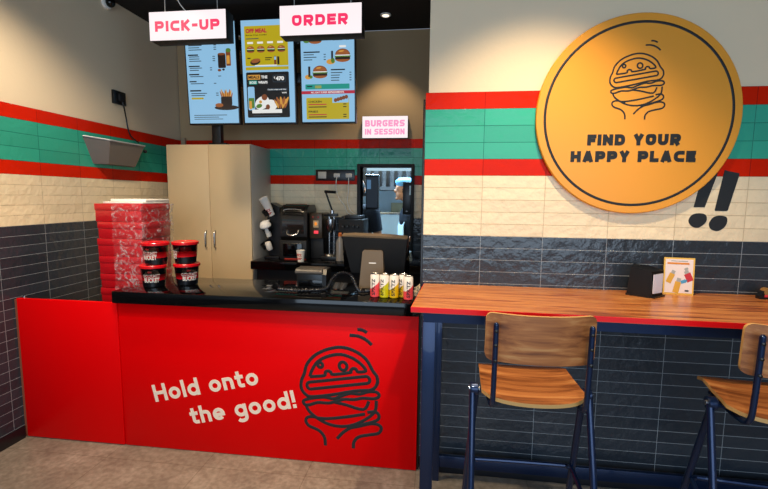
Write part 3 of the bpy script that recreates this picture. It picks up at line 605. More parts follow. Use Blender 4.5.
o_ = nt.nodes.new('ShaderNodeOutputMaterial'); mi_ = nt.nodes.new('ShaderNodeMixShader'); tr = nt.nodes.new('ShaderNodeBsdfTransparent'); gl = nt.nodes.new('ShaderNodeBsdfPrincipled'); gl.inputs['Base Color'].default_value = (.8, .72, .74, 1); gl.inputs['Roughness'].default_value = .12
tc = nt.nodes.new('ShaderNodeTexCoord'); nz = nt.nodes.new('ShaderNodeTexNoise'); nz.inputs['Scale'].default_value = 14; nz.inputs['Detail'].default_value = 6; nz.inputs['Distortion'].default_value = 2.5; nt.links.new(tc.outputs['Object'], nz.inputs[0])
rr = nt.nodes.new('ShaderNodeValToRGB'); rr.color_ramp.elements[0].position = .50; rr.color_ramp.elements[0].color = (.03,)*3+(1,); rr.color_ramp.elements[1].position = .68; rr.color_ramp.elements[1].color = (.5,)*3+(1,)
bu = nt.nodes.new('ShaderNodeBump'); bu.inputs['Strength'].default_value = 1; bu.inputs['Distance'].default_value = .02; nt.links.new(nz.outputs[0], bu.inputs['Height']); nt.links.new(bu.outputs[0], gl.inputs['Normal'])
nt.links.new(nz.outputs[0], rr.inputs[0]); nt.links.new(rr.outputs[0], mi_.inputs[0]); nt.links.new(tr.outputs[0], mi_.inputs[1]); nt.links.new(gl.outputs[0], mi_.inputs[2]); nt.links.new(mi_.outputs[0], o_.inputs[0])
w = MB(); n = 40; m_ = 26; vs = []; fs = []
for j in range(m_+1):
    z = .70+(zz-.70-.004)*j/m_
    for i in range(n+1):
        t = i/n*(1.6)  # front face right portion, then right side, then back
        if t < .62: p = Vector((-2.13+.205*t/.62, 2.588, z))
        elif t < 1.3: p = Vector((-1.918, 2.59+.33*(t-.62)/.68, z))
        else: p = Vector((-1.918-.3*(t-1.3)/.3, 2.925, z))
        a = .006*math.sin(i*2.3+j*1.1)+.005*math.sin(j*2.9-i*.7); vs.append(p+(Vector((0, -1, 0)) if t < .62 else Vector((1, 0, 0)) if t < 1.3 else Vector((0, 1, 0)))*(.006+a*.8))
for j in range(m_):
    for i in range(n): a = j*(n+1)+i; fs.append((a, a+1, a+n+2, a+n+1))
w.add(vs, fs, fl); tag(w.build('stretch_film', sharp=80), 'clear crinkled plastic film wrapped around the red carton stack', 'plastic film')
# ------------------------------------------------------------------ buckets
BKB = mat('bucket_black', '#0b0c12', .25, coat=.3); BKR = mat('bucket_red', '#e0101c', .25, coat=.3); BKW = mat('bucket_text_white', '#efe6da', .4); BKT = mat('bucket_text_red', '#a31a1c', .4)
def bucket():
    t = thing('food_bucket', '', 'bucket'); r0, r1, H = .070, .084, .135
    rr_ = lambda z: r0+(r1-r0)*z/H
    w = MB(); w.lathe([(r0-.004, 0), (r0, .004), (rr_(.045), .045)], (0, 0, 0), BKB, 40); w.lathe([(rr_(.045), .045), (rr_(.082), .082)], (0, 0, 0), BKR, 40, caps=False); w.lathe([(rr_(.082), .082), (r1, H)], (0, 0, 0), BKB, 40); w.build('tub', t)
    w = MB()
    def cyl(x0, z0, a0=0):
        def f(p):
            z = z0+p.y; r = rr_(z)+.0006+p.z; a = (x0+p.x)/rr_(.06)+a0; return Vector((r*math.sin(a), -r*math.cos(a), z))
        return f
    w.text('GOURMET', .110, .018, BKW, None, .0008, .02, fn=cyl(-.064, .0675)); w.text('GOURMET', .108, .012, BKT, None, .0014, -.005, fn=cyl(-.063, .0705)); w.text('BUCKET', .098, .030, BKW, None, .001, .03, fn=cyl(-.056, .034)); w.text('the', .024, .013, BKT, None, .001, .03, fn=cyl(-.028, .096)); w.build('printed_lettering', t)
    w = MB(); w.lathe([(r1+.002, H-.012), (r1+.006, H-.010), (r1+.007, H+.004), (r1+.003, H+.008), (r1-.006, H+.008), (r1-.01, H+.005), (.001, H+.005)], (0, 0, 0), BKR, 40); w.build('lid', t)
    return t
b0 = bucket(); b0['group'] = 'food buckets on the counter'
BP = [((-1.742, 2.43), 0, 'black and red food bucket, lower left of the four', 0.05), ((-1.728, 2.44), .1375, 'black and red food bucket, upper left of the four', -.35), ((-1.578, 2.52), 0, 'black and red food bucket, lower right of the four', .45), ((-1.580, 2.515), .1375, 'black and red food bucket, upper right of the four', -1.25)]
for i, (p, dz, lb, rz) in enumerate(BP):
    o = b0 if i == 0 else dup(b0, (0, 0, 0), 0, lb, 'food buckets on the counter'); o.location = (p[0], p[1], .9685+dz); o.rotation_euler = (0, 0, rz+.45); o.scale = (.88, .88, .95); o['label'] = lb
# ------------------------------------------------------------------ cans
def can(body, nm):
    t = thing('drink_can', nm, 'can', group='row of slim drink cans'); r = .0262; H = .134
    w = MB(); w.lathe([(r-.006, 0), (r, .006), (r, .05)], (0, 0, 0), body, 28); w.lathe([(r, .05), (r, H-.012), (r-.005, H-.003)], (0, 0, 0), mat('can_white', '#efe4d8', .35), 28, caps=False)
    # slanted colour field climbing up one side
    vs = []; fs = []; k = 24
    for i in range(k+1):
        a = -1.5+3.0*i/k; zt = .05+.045*max(0, (i/k-.25)/.75)
        for z in (.048, zt): vs.append(((r+.0004)*math.sin(a), -(r+.0004)*math.cos(a), z))
    for i in range(k): fs.append((2*i, 2*i+2, 2*i+3, 2*i+1))
    w.add(vs, fs, body); w.build('body', t)
    w = MB()
    def f(p):
        # lettering running up the can
        x = -.022+.0225-(p.y)+.004; z = .016+p.x; a = x/r; return Vector(((r+.0007+p.z)*math.sin(a), -(r+.0007+p.z)*math.cos(a), z))
    w.text('SPRITZ', .092, .019, INK, None, .0004, .03, fn=f); w.build('lettering', t)
    w = MB(); w.lathe([(r-.005, H-.003), (r-.003, H), (r-.006, H), (r-.008, H-.003), (.001, H-.003)], (0, 0, 0), CHR, 28, caps=False); lt = w.build('lid', t)
    w = MB(); w.box(-.006, .006, -.012, .008, H-.003, H-.0015, CHR, .0005); w.build('pull_tab', lt)
    return t
PKm = mat('can_pink', '#ef4b50', .35); YLm = mat('can_yellow', '#cfc50e', .35); GDm = mat('can_gold', '#dfb40c', .35)
c1 = can(PKm, 'pink and white slim drink can at the left end of the can row'); c1.location = (-.354, 2.372, .9685)
c2 = can(YLm, 'lime yellow slim drink can, second from left in the can row'); c2.location = (-.300, 2.366, .9685); c2.rotation_euler.z = -.2
c3 = can(GDm, 'golden yellow slim drink can in the middle of the can row'); c3.location = (-.245, 2.364, .9685); c3.rotation_euler.z = .1
c4 = dup(c3, (-.195, 2.388, .9685), -.4, 'golden yellow slim drink can half behind the right pink can', 'row of slim drink cans')
c5 = dup(c1, (-.163, 2.334, .9685), .3, 'pink and white slim drink can at the right end of the can row', 'row of slim drink cans')
# crumpled tissue
b2 = bmesh.new(); bmesh.ops.create_icosphere(b2, subdivisions=4, radius=1)
for v in b2.verts:
    d = v.co.normalized(); k = 1+.28*math.sin(7*d.x+3*d.z)*math.sin(6*d.y+2)+.18*math.sin(13*d.z+5*d.x)
    z = d.z; v.co = Vector((d.x*.030*k*(1-.55*max(0, z)), d.y*.028*k*(1-.55*max(0, z)), .03+.034*z*(1+.25*math.sin(5*d.x+4*d.y))))
w = MB(); w.absorb(b2, mat('tissue', '#e3cfae', .8)); tag(w.build('crumpled_tissue', loc=(-.108, 2.43, .969), sharp=25), 'crumpled cream paper tissue behind the drink cans', 'tissue')
# ------------------------------------------------------------------ till monitor
TAN = mat('till_tan_plastic', '#6b5a44', .45)
mo = thing('till_monitor', 'black till monitor with tan stand seen from behind on the counter', 'monitor', (-.383, 2.57, .9685), math.radians(0))
TM = Matrix.Translation((0, .03, .0)) @ Matrix.Rotation(math.radians(14), 4, 'X')
w = MB(); vs = []
fr = [(-.150, .10), (.175, .10), (.195, .325), (-.193, .335)]; vs = [TM @ Vector((x, .0, z)) for x, z in fr]+[TM @ Vector((x*1.02, .045, z)) for x, z in fr]
w.add(vs, [(0, 1, 2, 3), (7, 6, 5, 4), (0, 4, 5, 1), (1, 5, 6, 2), (2, 6, 7, 3), (3, 7, 4, 0)], mat('monitor_black', '#060607', .5)); w.build('back_shell', mo, 20)
w = MB(); w.prism([(-.193, .333), (.195, .323), (.197, .329), (.10, .338), (0, .341), (-.12, .343), (-.195, .339)], 0, .05, TAN); o = w.build('top_bezel', mo, 30); o.data.transform(TM)
w = MB(); w.box(-.205, .205, .05, .054, .09, .33, GLS, .001); o = w.build('screen', mo); o.data.transform(TM)
w = MB(); w.prism([(-.092, 0), (.062, 0), (.052, .235), (.044, .245), (-.062, .245), (-.070, .235)], -.05, -.005, TAN); w.prism([(-.072, 0), (.062, 0), (.062, .015), (-.072, .015)], -.05, .14, BLK); w.build('stand', mo, 20)
w = MB(); w.box(-.03, .012, -.0506, -.05, .166, .172, WHT); w.build('small_mark', mo)
# ------------------------------------------------------------------ receipt printer + cable
pr = thing('receipt_printer', 'black receipt printer with grey rounded lid on the counter', 'printer', (-.765, 2.53, .9685), math.radians(0))
GRL = mat('brownish_grey_plastic', '#4c4640', .35)
w = MB(); w.box(-.085, .095, -.04, .08, 0, .10, BLK, .006); w.box(-.07, .075, -.044, -.038, .02, .06, GLS, .002); w.build('body', pr)
P = [(-.05, .095)]+[(-.035+.022*math.cos(t), .105+.022*math.sin(t)) for t in [math.pi-math.pi/2*i/6 for i in range(7)]]+[(.06, .127), (.08, .118), (.08, .095)]
w = MB(); w.prism(P, -.09, .075, GRL, 'X'); w.build('lid', pr, 25)
w = MB(); w.prism([(-.05, 0), (-.05, .095), (-.03, .125), (.06, .125), (.08, .10), (.08, 0)], .075, .10, BLK, 'X'); w.build('side_cheek', pr, 25)
CBL = mat('grey_black_cable', '#1c1c20', .3, coat=.3)
P = smooth([(-.94, 2.42, .982), (-.84, 2.40, .982), (-.72, 2.42, .983), (-.655, 2.46, .990), (-.63, 2.50, 1.04), (-.58, 2.52, 1.073), (-.52, 2.52, 1.055), (-.47, 2.46, .99), (-.43, 2.43, .984), (-.40, 2.47, .984)], 26)
w = MB(); w.tube(P, [.0085+.0035*math.sin(i*1.4) for i in range(len(P))], CBL, 10); tag(w.build('coiled_cable', sharp=80), 'thick coiled dark cable looping over the black counter top', 'cable')
# ------------------------------------------------------------------ rear counter and machines
rc = thing('rear_counter', 'black rear counter under the drink machines along the back wall', 'counter', (-.8, 3.8, 0))
w = MB(); w.box(-1.618, -.02, 3.53, YB-.001, .895, .966, GLS, .003); loc(w.build('worktop', rc), rc)
w = MB(); w.box(-1.6, -.03, 3.62, YB-.005, 0, .895, BLKM); w.box(-1.6, -.03, 3.58, 3.62, .62, .66, CP); loc(w.build('carcass', rc), rc)
zr = .9665
CUPW = mat('paper_cup_white', '#eee7dc', .5); CUPR = mat('cup_print_red', '#c5341c', .5)
def cup(nm, lab, loc_, M=None, H=.095, r0=.026, r1=.037, cat='cup'):
    t = thing(nm, lab, cat, loc_)
    w = MB(); w.lathe([(r0, 0), (r1, H), (r1+.002, H), (r1+.002, H+.004), (r1-.003, H+.003), (r0-.002, .004), (.001, .004)], (0, 0, 0), CUPW, 28, M=M, caps=False); w.lathe([(.0005, .0005), (r0, 0)], (0, 0, 0), CUPW, 28, M=M, caps=False); w.build('cup_wall', t)
    w = MB(); MM = M if M is not None else Matrix.Identity(4)
    def f(p):
        z = .018+p.y; r = r0+(r1-r0)*z/H+.0006+p.z; a = -.9+p.x/r; return MM @ Vector((r*math.sin(a), -r*math.cos(a), z))
    w.text('SIP', .046, .020, CUPR, None, .0005, .04, fn=f)
    def f2(p):
        q = f(p); z = .048+p.y; r = r0+(r1-r0)*z/H+.0006+p.z; a = -.9+p.x/r; return MM @ Vector((r*math.sin(a), -r*math.cos(a), z))
    w.text('FIZZ', .05, .022, CUPR, None, .0005, .04, fn=f2); w.build('red_print', t); return t
cup('paper_cup', 'small white paper cup with red print on the rear counter', (-1.185, 3.585, zr))
# cup dispenser tower
cdn = thing('cup_dispenser', 'black slanted cup dispenser beside the beige cupboard', 'dispenser', (-1.505, 3.8, zr))
TL = Matrix.Rotation(math.radians(-8), 4, 'Y')
w = MB(); w.box(-.06, .075, -.10, .14, 0, .02, BLK, .004); w.prism([(-.05, .02), (.075, .02), (.06, .46), (-.02, .50), (-.06, .35)], -.02, .12, BLK); w.build('tower', cdn, 20)
for i, z in enumerate((.10, .25, .40)):
    w = MB(); w.lathe([(.044, 0), (.048, .05), (.040, .05), (.038, 0)], (-.04+.01*i, -.06, z), BLK, 24, Matrix.Rotation(math.radians(-25), 4, 'Y') @ Matrix.Rotation(math.radians(22), 4, 'X')); w.build('tube_holder', cdn)
def tcup(lab, p, ax, az, H=.14):
    M_ = Matrix.Rotation(az, 4, 'Y') @ Matrix.Rotation(ax, 4, 'X'); return cup('paper_cup', lab, p, M_, H, .026, .040)
c = tcup('white paper cup with red mark standing out of the top of the cup dispenser', (-1.495, 3.73, zr+.39), math.radians(20), math.radians(-20), .17)
cl = thing('lidded_cup', 'white domed lid stack sticking out of the middle of the cup dispenser', 'lid', (-1.525, 3.73, zr+.20))
M_ = Matrix.Rotation(math.radians(-12), 4, 'Y') @ Matrix.Rotation(math.radians(18), 4, 'X')
w = MB(); w.lathe([(.022, 0), (.026, .09)], (0, 0, 0), CUPW, 24, M=M_); w.build('cup_wall', cl)
w = MB(); w.lathe([(.046, .09), (.052, .10), (.050, .115), (.038, .140), (.018, .152), (.001, .154)], (0, 0, 0), WHT, 28, M=M_); w.box(.0, .05, -.012, .012, .14, .152, WHT, .004, M=M_); w.build('domed_lid', cl)
c = thing('lid_sleeve', 'short white cup base at the bottom of the cup dispenser', 'cup', (-1.515, 3.72, zr+.08))
w = MB(); w.lathe([(.024, 0), (.028, .01), (.028, .065), (.022, .075), (.001, .076)], (0, 0, 0), CUPW, 24, M=M_); w.build('cup_wall', c)
# grinder / ice machine with dark dome
DG = mat('smoked_glossy_plastic', '#23201d', .12, coat=.6); 
mc = thing('ice_machine', 'dark machine with rounded glossy front hatch on the rear counter', 'machine', (-1.29, 3.84, zr))
mc.scale = (.86, .9, .97)
w = MB(); w.box(-.145, .145, -.17, .2, 0, .175, BLKM, .008); w.build('base', mc)
P = [(-.13, .175), (-.155, .21), (-.155, .40), (-.13, .46), (-.06, .50), (.12, .50), (.18, .46), (.18, .175)]
w = MB(); w.prism(P, -.14, .145, DSTEEL, 'X'); w.build('housing', mc, 30)
w = MB(); w.prism([(-.162, .24), (-.166, .30), (-.166, .39), (-.14, .455), (-.07, .498), (-.04, .506), (-.05, .50), (-.13, .45), (-.155, .39), (-.155, .24)], -.115, .115, DG, 'X'); w.tube(smooth([(-.09, -.175, .44), (-.085, -.17, .455), (0, -.165, .462), (.085, -.17, .455), (.09, -.175, .44)], 4), .006, CHR, 8); w.build('front_hatch', mc, 40)
w = MB(); w.tube(smooth([(-.06, -.165, .27), (-.05, -.19, .235), (0, -.20, .225), (.05, -.19, .235), (.06, -.165, .27)], 5), .007, CHR, 8); w.build('handle', mc)
w = MB(); w.box(-.10, .10, -.19, -.17, .03, .15, GLS, .003); w.tube([(-.10, -.192, .15), (.10, -.192, .15)], .003, DSTEEL, 6); w.build('drawer', mc)
w = MB(); w.box(-.09, .14, -.175, -.17, .002, .010, CUPR); w.build('red_base_line', mc)
# small machine with lit buttons
m2_ = thing('drink_machine', 'narrow brown-black machine with two lit red buttons', 'machine', (-1.098, 3.84, zr))
m2_.scale = (.88, .95, .98)
w = MB(); w.box(-.07, .065, -.05, .2, 0, .19, BLKM, .005); w.build('base', m2_)
w = MB(); w.box(-.068, .062, -.09, .2, .19, .42, mat('bronze_panel', '#4b3c2c', .35, metal=.4), .006); w.build('control_head', m2_)
w = MB(); w.box(-.028, .028, -.095, -.09, .29, .355, mat('amber_plate', '#d8b88a', .4), .002); w.build('switch_plate', m2_)
w = MB(); w.ell((0, -.096, .325), (.014, .005, .018), mat('amber_lamp', '#f08a1e', emit=1.0), 14); w.build('amber_lamp', m2_)
w = MB(); w.box(-.02, .025, -.097, -.09, .235, .262, mat('red_lamp', '#ff3a4a', emit=1.2), .003); w.build('red_lamp', m2_)
for q in (-.03, .025):
    w = MB(); w.ell((q, -.092, .385), (.010, .004, .008), mat('dim_red_lamp', '#8a1410', emit=.6), 12); w.build('indicator', m2_)
# blender with lever
lv = thing('lever_press', 'chrome and black citrus press with raised angled lever', 'press', (-.970, 3.8, zr))
w = MB(); w.box(-.07, .07, -.10, .10, 0, .035, BLK, .006); w.lathe([(.07, .035), (.06, .05), (.02, .056)], (0, -.02, 0), CHR, 28); w.build('base', lv)
for q in (-.022, .022):
    w = MB(); w.tube([(q, .02, .035), (q, .02, .39)], .009, CHR, 12); w.build('column', lv)
w = MB(); w.lathe([(.02, .24), (.04, .27), (.045, .33), (.045, .36)], (0, -.01, 0), CHR, 28); w.box(-.06, .06, -.03, .04, .385, .41, BLK, .004); w.lathe([(.018, .41), (.018, .44)], (.01, 0, 0), CHR, 20); w.build('press_head', lv)
w = MB(); w.tube([(.012, 0, .43), (-.045, -.02, .605)], .008, BLK, 10); w.tube([(-.052, -.02, .605), (.05, -.03, .60)], .0125, BLK, 12); w.build('lever', lv)
# row of jars and bottles right of the press
BTL = mat('dark_bottle', '#14110f', .2, coat=.5); CLR = mat('grey_plastic_bottle', '#8b8680', .25, alpha=1); ORC = mat('orange_cap', '#d2691a', .4)
def bottle(lab, x, y, m, cm, H=.22, r=.033):
    t = thing('sauce_bottle', lab, 'bottle', (x, y, zr), group='bottles right of the press'); w = MB(); w.lathe([(r-.004, 0), (r, .005), (r, H*.62), (r*.8, H*.74), (r*.42, H*.82), (r*.42, H*.88)], (0, 0, 0), m, 24); w.build('body', t)
    w = MB(); w.lathe([(r*.5, H*.87), (r*.5, H*.96), (r*.3, H)], (0, 0, 0), cm, 20); w.build('cap', t); return t
bottle('clear grey bottle with orange cap right of the lever press', -.86, 3.68, CLR, ORC, .25, .036)
bottle('pale grey bottle with white cap in front of the black tower', -.80, 3.66, CLR, WHT, .23, .032)
bt = thing('coffee_grinder', 'tall black appliance between lever press and serving hatch', 'machine', (-.79, 3.88, zr))
w = MB(); w.box(-.11, .12, -.10, .16, 0, .36, BLKM, .006); w.build('body', bt)
w = MB(); w.box(-.06, .10, -.06, .10, .36, .395, BLK, .004); w.tube([(-.09, -.05, .38), (-.02, -.05, .40)], .006, CHR, 8); w.build('top_tray', bt)
for q in (-.06, -.02, .03, .07):
    w = MB(); w.lathe([(.012, 0), (.014, .025), (.009, .03)], (q, -.105, .30), DSTEEL, 14, Matrix.Rotation(math.pi/2, 4, 'X')); w.build('knob', bt)
# folded cloth pile and tray right of the monitor
w = MB()
for i in range(5): w.box(-.05+i*.004, .05-i*.003, -.05, .05, i*.016, i*.016+.014, mat('blue_white_cloth', '#9fb3bd', .8, bump=.5, bscale=50), .005)
tag(w.build('folded_cloths', loc=(-.285, 3.85, zr)), 'small pile of blue-white folded cloths on the rear counter', 'cloth')
# sockets on back wall, cables
so = thing('socket_panel', 'black three-gang socket panel on the back wall above the machines', 'socket', (-.996, YB, 1.73))
w = MB(); w.box(-.19, .19, -.014, 0, -.052, .052, BLK, .004); w.build('back_plate', so)
w = MB(); w.box(-.165, -.085, -.018, -.012, -.032, .032, mat('warm_grey_switch', '#cfc6b5', .4), .003); w.build('switch', so)
for q in (.02, .135):
    w = MB(); w.box(q-.03, q+.03, -.03, -.012, -.022, .016, mat('white_plug', '#d8d3c9', .4), .005); w.build('plug', so)
for lab, pts in (('left white power cord hanging from the black socket panel', [(-.976, YB-.028, 1.71), (-.98, YB-.04, 1.62), (-.955, YB-.04, 1.52), (-.90, YB-.05, 1.45), (-.87, YB-.05, 1.38), (-.84, YB-.04, 1.362)]),
                 ('right white power cord hanging from the black socket panel', [(-.861, YB-.028, 1.71), (-.86, YB-.04, 1.60), (-.868, YB-.04, 1.48), (-.84, YB-.05, 1.40), (-.80, YB-.07, 1.372), (-.785, YB-.09, 1.368)])):
    w = MB(); w.tube(smooth(pts, 8), .0035, WHT, 8); tag(w.build('power_cord'), lab, 'cord')
# ------------------------------------------------------------------ left wall device, socket, camera dome
GR_ = mat('grey_shade', '#6b6560', .45); GRS = mat('grey_shade_rim', '#9ca3a6', .3)
dv = thing('insect_light_trap', 'grey wedge-shaped wall device on the teal band of the left wall', 'wall lamp', (XL, 3.17, 1.85))
w = MB()
a = [(.0, -.295, .095), (.13, -.19, .075), (.13, .19, .075), (.0, .31, .095)]; b_ = [(.0, -.21, -.095), (.075, -.15, -.095), (.075, .14, -.095), (.0, .20, -.095)]
w.add(a+b_, [(4, 5, 1, 0), (5, 6, 2, 1), (6, 7, 3, 2), (0, 1, 2, 3), (7, 6, 5, 4), (4, 0, 3, 7)], GR_); w.build('shade', dv, 10)
w = MB(); w.tube([(.003, -.295, .097), (.132, -.19, .077), (.132, .19, .077), (.003, .31, .097)], .006, GRS, 8); w.build('rim', dv)
w = MB(); w.ell((.09, .25, .04), (.016, .016, .016), BLK, 12); w.build('switch', dv)
sk = thing('wall_socket', 'black square wall socket high on the cream left wall', 'socket', (XL-.012, 3.262, 2.294))
w = MB(); w.box(0, .022, -.066, .066, -.052, .052, BLK, .003); w.build('plate', sk); w = MB(); w.box(.022, .045, -.032, .032, -.028, .028, BLKM, .004); w.build('plug', sk)
w = MB(); w.tube(smooth([(XL+.03, 3.262, 2.262), (XL+.03, 3.275, 2.22), (XL+.008, 3.32, 2.15), (XL+.01, 3.33, 2.08), (XL+.012, 3.36, 2.01), (XL+.02, 3.44, 1.965)], 8), .0055, BLK, 8); tag(w.build('power_cord'), 'black power cord running down the left wall to the grey device', 'cord')
dm = thing('security_camera', 'small black dome camera high on the left wall by the ceiling', 'camera', (XL-.012, 3.19, 2.985))
w = MB(); w.lathe([(.045, 0), (.045, .02), (.035, .025)], (0, 0, 0), WHT, 24, Matrix.Rotation(math.pi/2, 4, 'Y')); w.build('mount', dm); w = MB(); w.ell((.04, 0, 0), (.035, .035, .035), GLS, 20); w.build('dome', dm)
cc = MB().box(-.02, .02, -.03, 0, -.055, .055, mat('beige_clip', '#a89577', .5), .003); tag(cc.build('conduit_box', loc=(XL+.045, YB, 2.03)), 'small beige conduit box in the corner above the cupboard', 'conduit box')
lf = thing('ceiling_downlight', 'small white recessed light in the black ceiling', 'light', (-.486, 3.74, ZC))
w = MB(); w.lathe([(.04, -.008), (.045, -.004), (.045, 0)], (0, 0, 0), WHT, 24); w.build('rim', lf); w = MB(); w.lathe([(.028, -.010), (.03, -.008)], (0, 0, 0), mat('lamp_lens', '#fff1d8', emit=1.5), 24); w.build('lens', lf)
# ------------------------------------------------------------------ kitchen beyond the hatch
hd = thing('extractor_hood', 'dark slatted extractor hood in the kitchen behind the hatch', 'hood', (-.5, 5.5, 1.75))
w = MB(); w.prism([(-.35, -.14), (.35, -.14), (.35, .26), (-.25, .26)], -1.0, 1.1, BLKM, 'X'); w.build('canopy', hd)
w = MB()
for i in range(22): w.box(-1.0+i*.095, -.955+i*.095, -.34, -.335, -.13, .22, BLK, .002, M=Matrix.Translation((0, 0, 0)) @ Matrix.Rotation(math.radians(0), 4, 'X'))
w.build('filter_slats', hd)
w = MB(); w.box(-.75, -.28, YB+.35, YB+.37, 1.795, 1.86, em('cool_panel_light', '#bfe4f8', .8)); tag(w.build('kitchen_strip_light'), 'pale blue strip light across the top of the serving hatch', 'light')
kt = thing('kitchen_worktable', 'steel kitchen worktable behind the serving hatch', 'table', (-.4, 5.45, 0))
w = MB(); w.box(-.9, 1.0, -.25, .25, .86, .90, CHR, .004); w.build('tabletop', kt)
for x in (-.85, .95):
    for y in (-.2, .2): w = MB(); w.tube([(x, y, 0), (x, y, .86)], .02, CHR, 12); w.build('leg', kt)
bn = thing('kitchen_unit', 'pale steel kitchen cabinet with shelf behind the cooks', 'cabinet', (-.4, 5.9, 0))
w = MB(); w.box(-.8, .9, -.15, .18, .0, 1.30, KP, .005); w.build('body', bn); w = MB(); w.box(-.8, .9, -.2, .18, 1.30, 1.33, CHR, .004); w.build('shelf', bn)
w = MB(); w.box(-.1, .06, -.1, .1, 0, .12, mat('cardboard_box', '#8e8a72', .7), .004); tag(w.build('food_container', loc=(-.55, 5.85, 1.331)), 'olive food container on the kitchen shelf behind the hatch', 'container')
# order tablets hanging in the hatch
t1 = thing('order_display', 'black order tablet in the left side of the serving hatch', 'tablet', (-.668, YB+.16, 1.405))
w = MB(); w.box(-.062, .062, 0, .025, 0, .335, BLK, .005); w.build('casing', t1); w = MB(); w.box(-.055, .055, -.002, 0, .02, .315, em('tablet_dark', '#0e1a28', .6)); w.box(-.05, -.01, -.0035, -.002, .20, .29, em('tablet_blue', '#5c88b0', .6)); w.build('screen', t1); w = MB(); w.tube([(.07, 0, -.0), (.07, 0, .335)], .004, CHR, 8); w.tube([(-.06, 0, .338), (.07, 0, .338)], .004, CHR, 8); w.build('steel_bracket', t1)
w = MB(); w.box(-.10, -.06, .004, .02, .13, .16, BLK); w.build('arm', t1)
t2 = thing('order_display', 'black order tablet with white notice in the right side of the serving hatch', 'tablet', (-.312, YB+.16, 1.36))
w = MB(); w.box(-.052, .05, 0, .03, 0, .315, BLK, .005); w.build('casing', t2); w = MB(); w.box(.012, .038, -.002, 0, .19, .28, KP); w.build('notice', t2); w = MB(); w.box(-.02, .0, -.004, 0, .03, .036, CHR, .001); w.build('small_mark', t2); w = MB(); w.box(.045, .085, .004, .02, .12, .15, BLK); w.build('arm', t2)
# ------------------------------------------------------------------ the two cooks
SKIN = mat('skin', '#b07a58', .55); NVT = mat('navy_tshirt', '#0f1828', .8); TRS = mat('black_trousers', '#0c0c10', .8); CAPM = mat('blue_cap', '#5f9fc8', .7, bump=.4, bscale=30); HAIR = mat('black_hair', '#0a0807', .6); APR = mat('pale_apron', '#b9d3de', .7)
def remeshed(mb, name, parent, voxel, it=3):
    o = mb.build(name, parent, 80)
    md = o.modifiers.new('r', 'REMESH'); md.mode = 'VOXEL'; md.voxel_size = voxel; md.use_smooth_shade = True
    sm = o.modifiers.new('s', 'SMOOTH'); sm.factor = .5; sm.iterations = it
    bpy.context.view_layer.update(); dg = bpy.context.evaluated_depsgraph_get(); me = bpy.data.meshes.new_from_object(o.evaluated_get(dg)); o.modifiers.clear(); old = o.data
    if not me.materials: me.materials.append(mb.m[0])
    o.data = me; me.name = name
    for p_ in me.polygons: p_.use_smooth = True
    return o
def limb(w, pts, rs, m):
    w.tube(pts, rs, m, 14)
    for p_, r in zip(pts, rs): w.ell(p_, (r, r, r), m, 14)
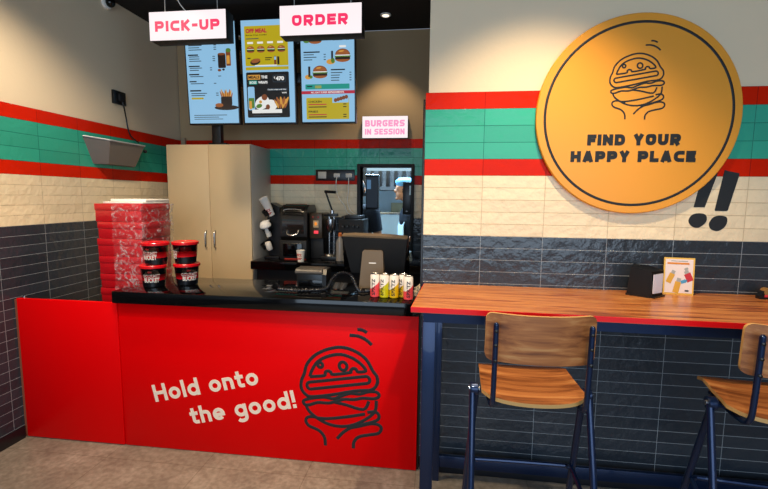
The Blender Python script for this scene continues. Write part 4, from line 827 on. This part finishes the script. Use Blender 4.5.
def cook(label, loc_, rz, elbow, hand, cap, lean=0):
    """origin between the feet, faces local +Y; elbow/hand given for each side"""
    t = thing('person', label, 'person', loc_, rz); H = Vector((0, .03+lean, 1.55))
    w = MB()
    for s in (-1, 1):
        limb(w, [(s*.10, 0, .92), (s*.105, .02, .50), (s*.105, -.01, .09)], [.088, .060, .042], SKIN)
        w.ell((s*.105, .07, .04), (.045, .125, .04), SKIN)
        sh_ = Vector((s*.185, lean*.6, 1.37)); limb(w, [sh_, elbow[s], hand[s]], [.055, .042, .028], SKIN)
        d = (hand[s]-elbow[s]).normalized(); side = d.cross(Vector((0, 0, 1))).normalized(); nn_ = side.cross(d)
        pc = hand[s]+d*.045; w.tube([hand[s], pc, hand[s]+d*.09], [.026, .034, .036], SKIN, 12, flat=(1, 1, .65)); 
        for k in range(4):
            b0_ = hand[s]+d*.085+side*(-.027+.018*k); ln = (.066, .078, .074, .058)[k]; limb(w, [b0_, b0_+d*ln*.55-nn_*.006, b0_+d*ln*.85-nn_*.026], [.0095, .009, .008], SKIN)
        limb(w, [hand[s]+d*.02-side*s*.02, hand[s]+d*.055-side*s*.048, hand[s]+d*.085-side*s*.052], [.013, .011, .009], SKIN)
    limb(w, [(0, 0, .93), (0, .01+lean*.2, 1.12), (0, lean*.5, 1.30)], [.145, .135, .15], SKIN)
    limb(w, [(-.13, lean*.55, 1.37), (.13, lean*.55, 1.37)], [.075, .075], SKIN)
    limb(w, [(0, lean*.6, 1.40), (0, lean*.9+.01, 1.50)], [.06, .054], SKIN)
    w.ell(H+Vector((0, 0, .075)), (.076, .098, .098), SKIN); w.ell(H+Vector((0, .028, .01)), (.058, .066, .066), SKIN)
    w.ell(H+Vector((0, .098, .045)), (.013, .022, .020), SKIN); w.ell(H+Vector((0, .085, .062)), (.010, .014, .03), SKIN)
    w.ell(H+Vector((0, .086, .005)), (.024, .012, .010), SKIN); w.ell(H+Vector((0, .082, -.035)), (.022, .018, .018), SKIN)
    for s in (-1, 1): w.ell(H+Vector((s*.078, -.005, .05)), (.010, .018, .030), SKIN); w.ell(H+Vector((s*.03, .082, .088)), (.022, .012, .008), SKIN)
    remeshed(w, 'body', t, .0065, 2)
    for s in (-1, 1): w = MB(); w.ell(H+Vector((s*.030, .084, .064)), (.011, .008, .007), HAIR, 12); w.build('eye', t)
    w = MB(); limb(w, [(0, 0, .90), (0, .01+lean*.2, 1.12), (0, lean*.5, 1.30)], [.165, .155, .168], NVT); limb(w, [(-.135, lean*.55, 1.365), (.135, lean*.55, 1.365)], [.09, .09], NVT); w.tube([(0, lean*.55, 1.38), (0, lean*.75, 1.455)], [.085, .068], NVT, 20)
    for s in (-1, 1): sh_ = Vector((s*.185, lean*.6, 1.37)); el = sh_.lerp(elbow[s], .72); limb(w, [sh_, sh_.lerp(el, .5)], [.072, .066], NVT); w.tube([sh_, el], [.072, .060], NVT, 16)
    remeshed(w, 'tshirt', t, .011, 4)
    w = MB()
    for s in (-1, 1): limb(w, [(s*.095, 0, .92), (s*.105, .02, .50)], [.118, .082], TRS); w.tube([(s*.105, .02, .50), (s*.105, -.01, .07)], [.082, .066], TRS, 16)
    remeshed(w, 'trousers', t, .012, 3)
    for s in (-1, 1): w = MB(); w.ell((s*.105, .065, .045), (.055, .145, .05), BLK, 16); w.build('shoe', t)
    w = MB(); w.ell(H+Vector((0, -.018, .07)), (.084, .098, .095), HAIR); w.build('hair', t)
    if cap:
        w = MB(); w.lathe([(.089, 0), (.098, .012), (.108, .035), (.104, .065), (.07, .092), (.001, .10)], H+Vector((0, -.008, .10)), CAPM, 28, caps=False); w.build('cap', t, 80)
        w = MB(); w.box(-.13, .13, .155+lean*.4, .165+lean*.4, .70, 1.22, APR, .003); w.tube([(-.1, .16+lean*.4, 1.22), (-.05, .10, 1.42)], .008, APR, 8); w.tube([(.1, .16+lean*.4, 1.22), (.05, .10, 1.42)], .008, APR, 8); w.build('apron', t)
    return t
V = Vector
cook('cook in navy t-shirt facing away, at the left of the serving hatch', (-.86, 4.43, 0), math.radians(-12), {-1: V((-.25, .05, 1.10)), 1: V((.235, .03, 1.10))}, {-1: V((-.18, .27, 1.02)), 1: V((.215, .21, .955))}, False)
cook('cook in blue cap and navy top looking left through the serving hatch', (-.225, 4.95, 0), math.radians(108), {-1: V((-.25, .06, 1.12)), 1: V((.25, .06, 1.12))}, {-1: V((-.15, .28, 1.03)), 1: V((.15, .28, 1.03))}, True, .16)
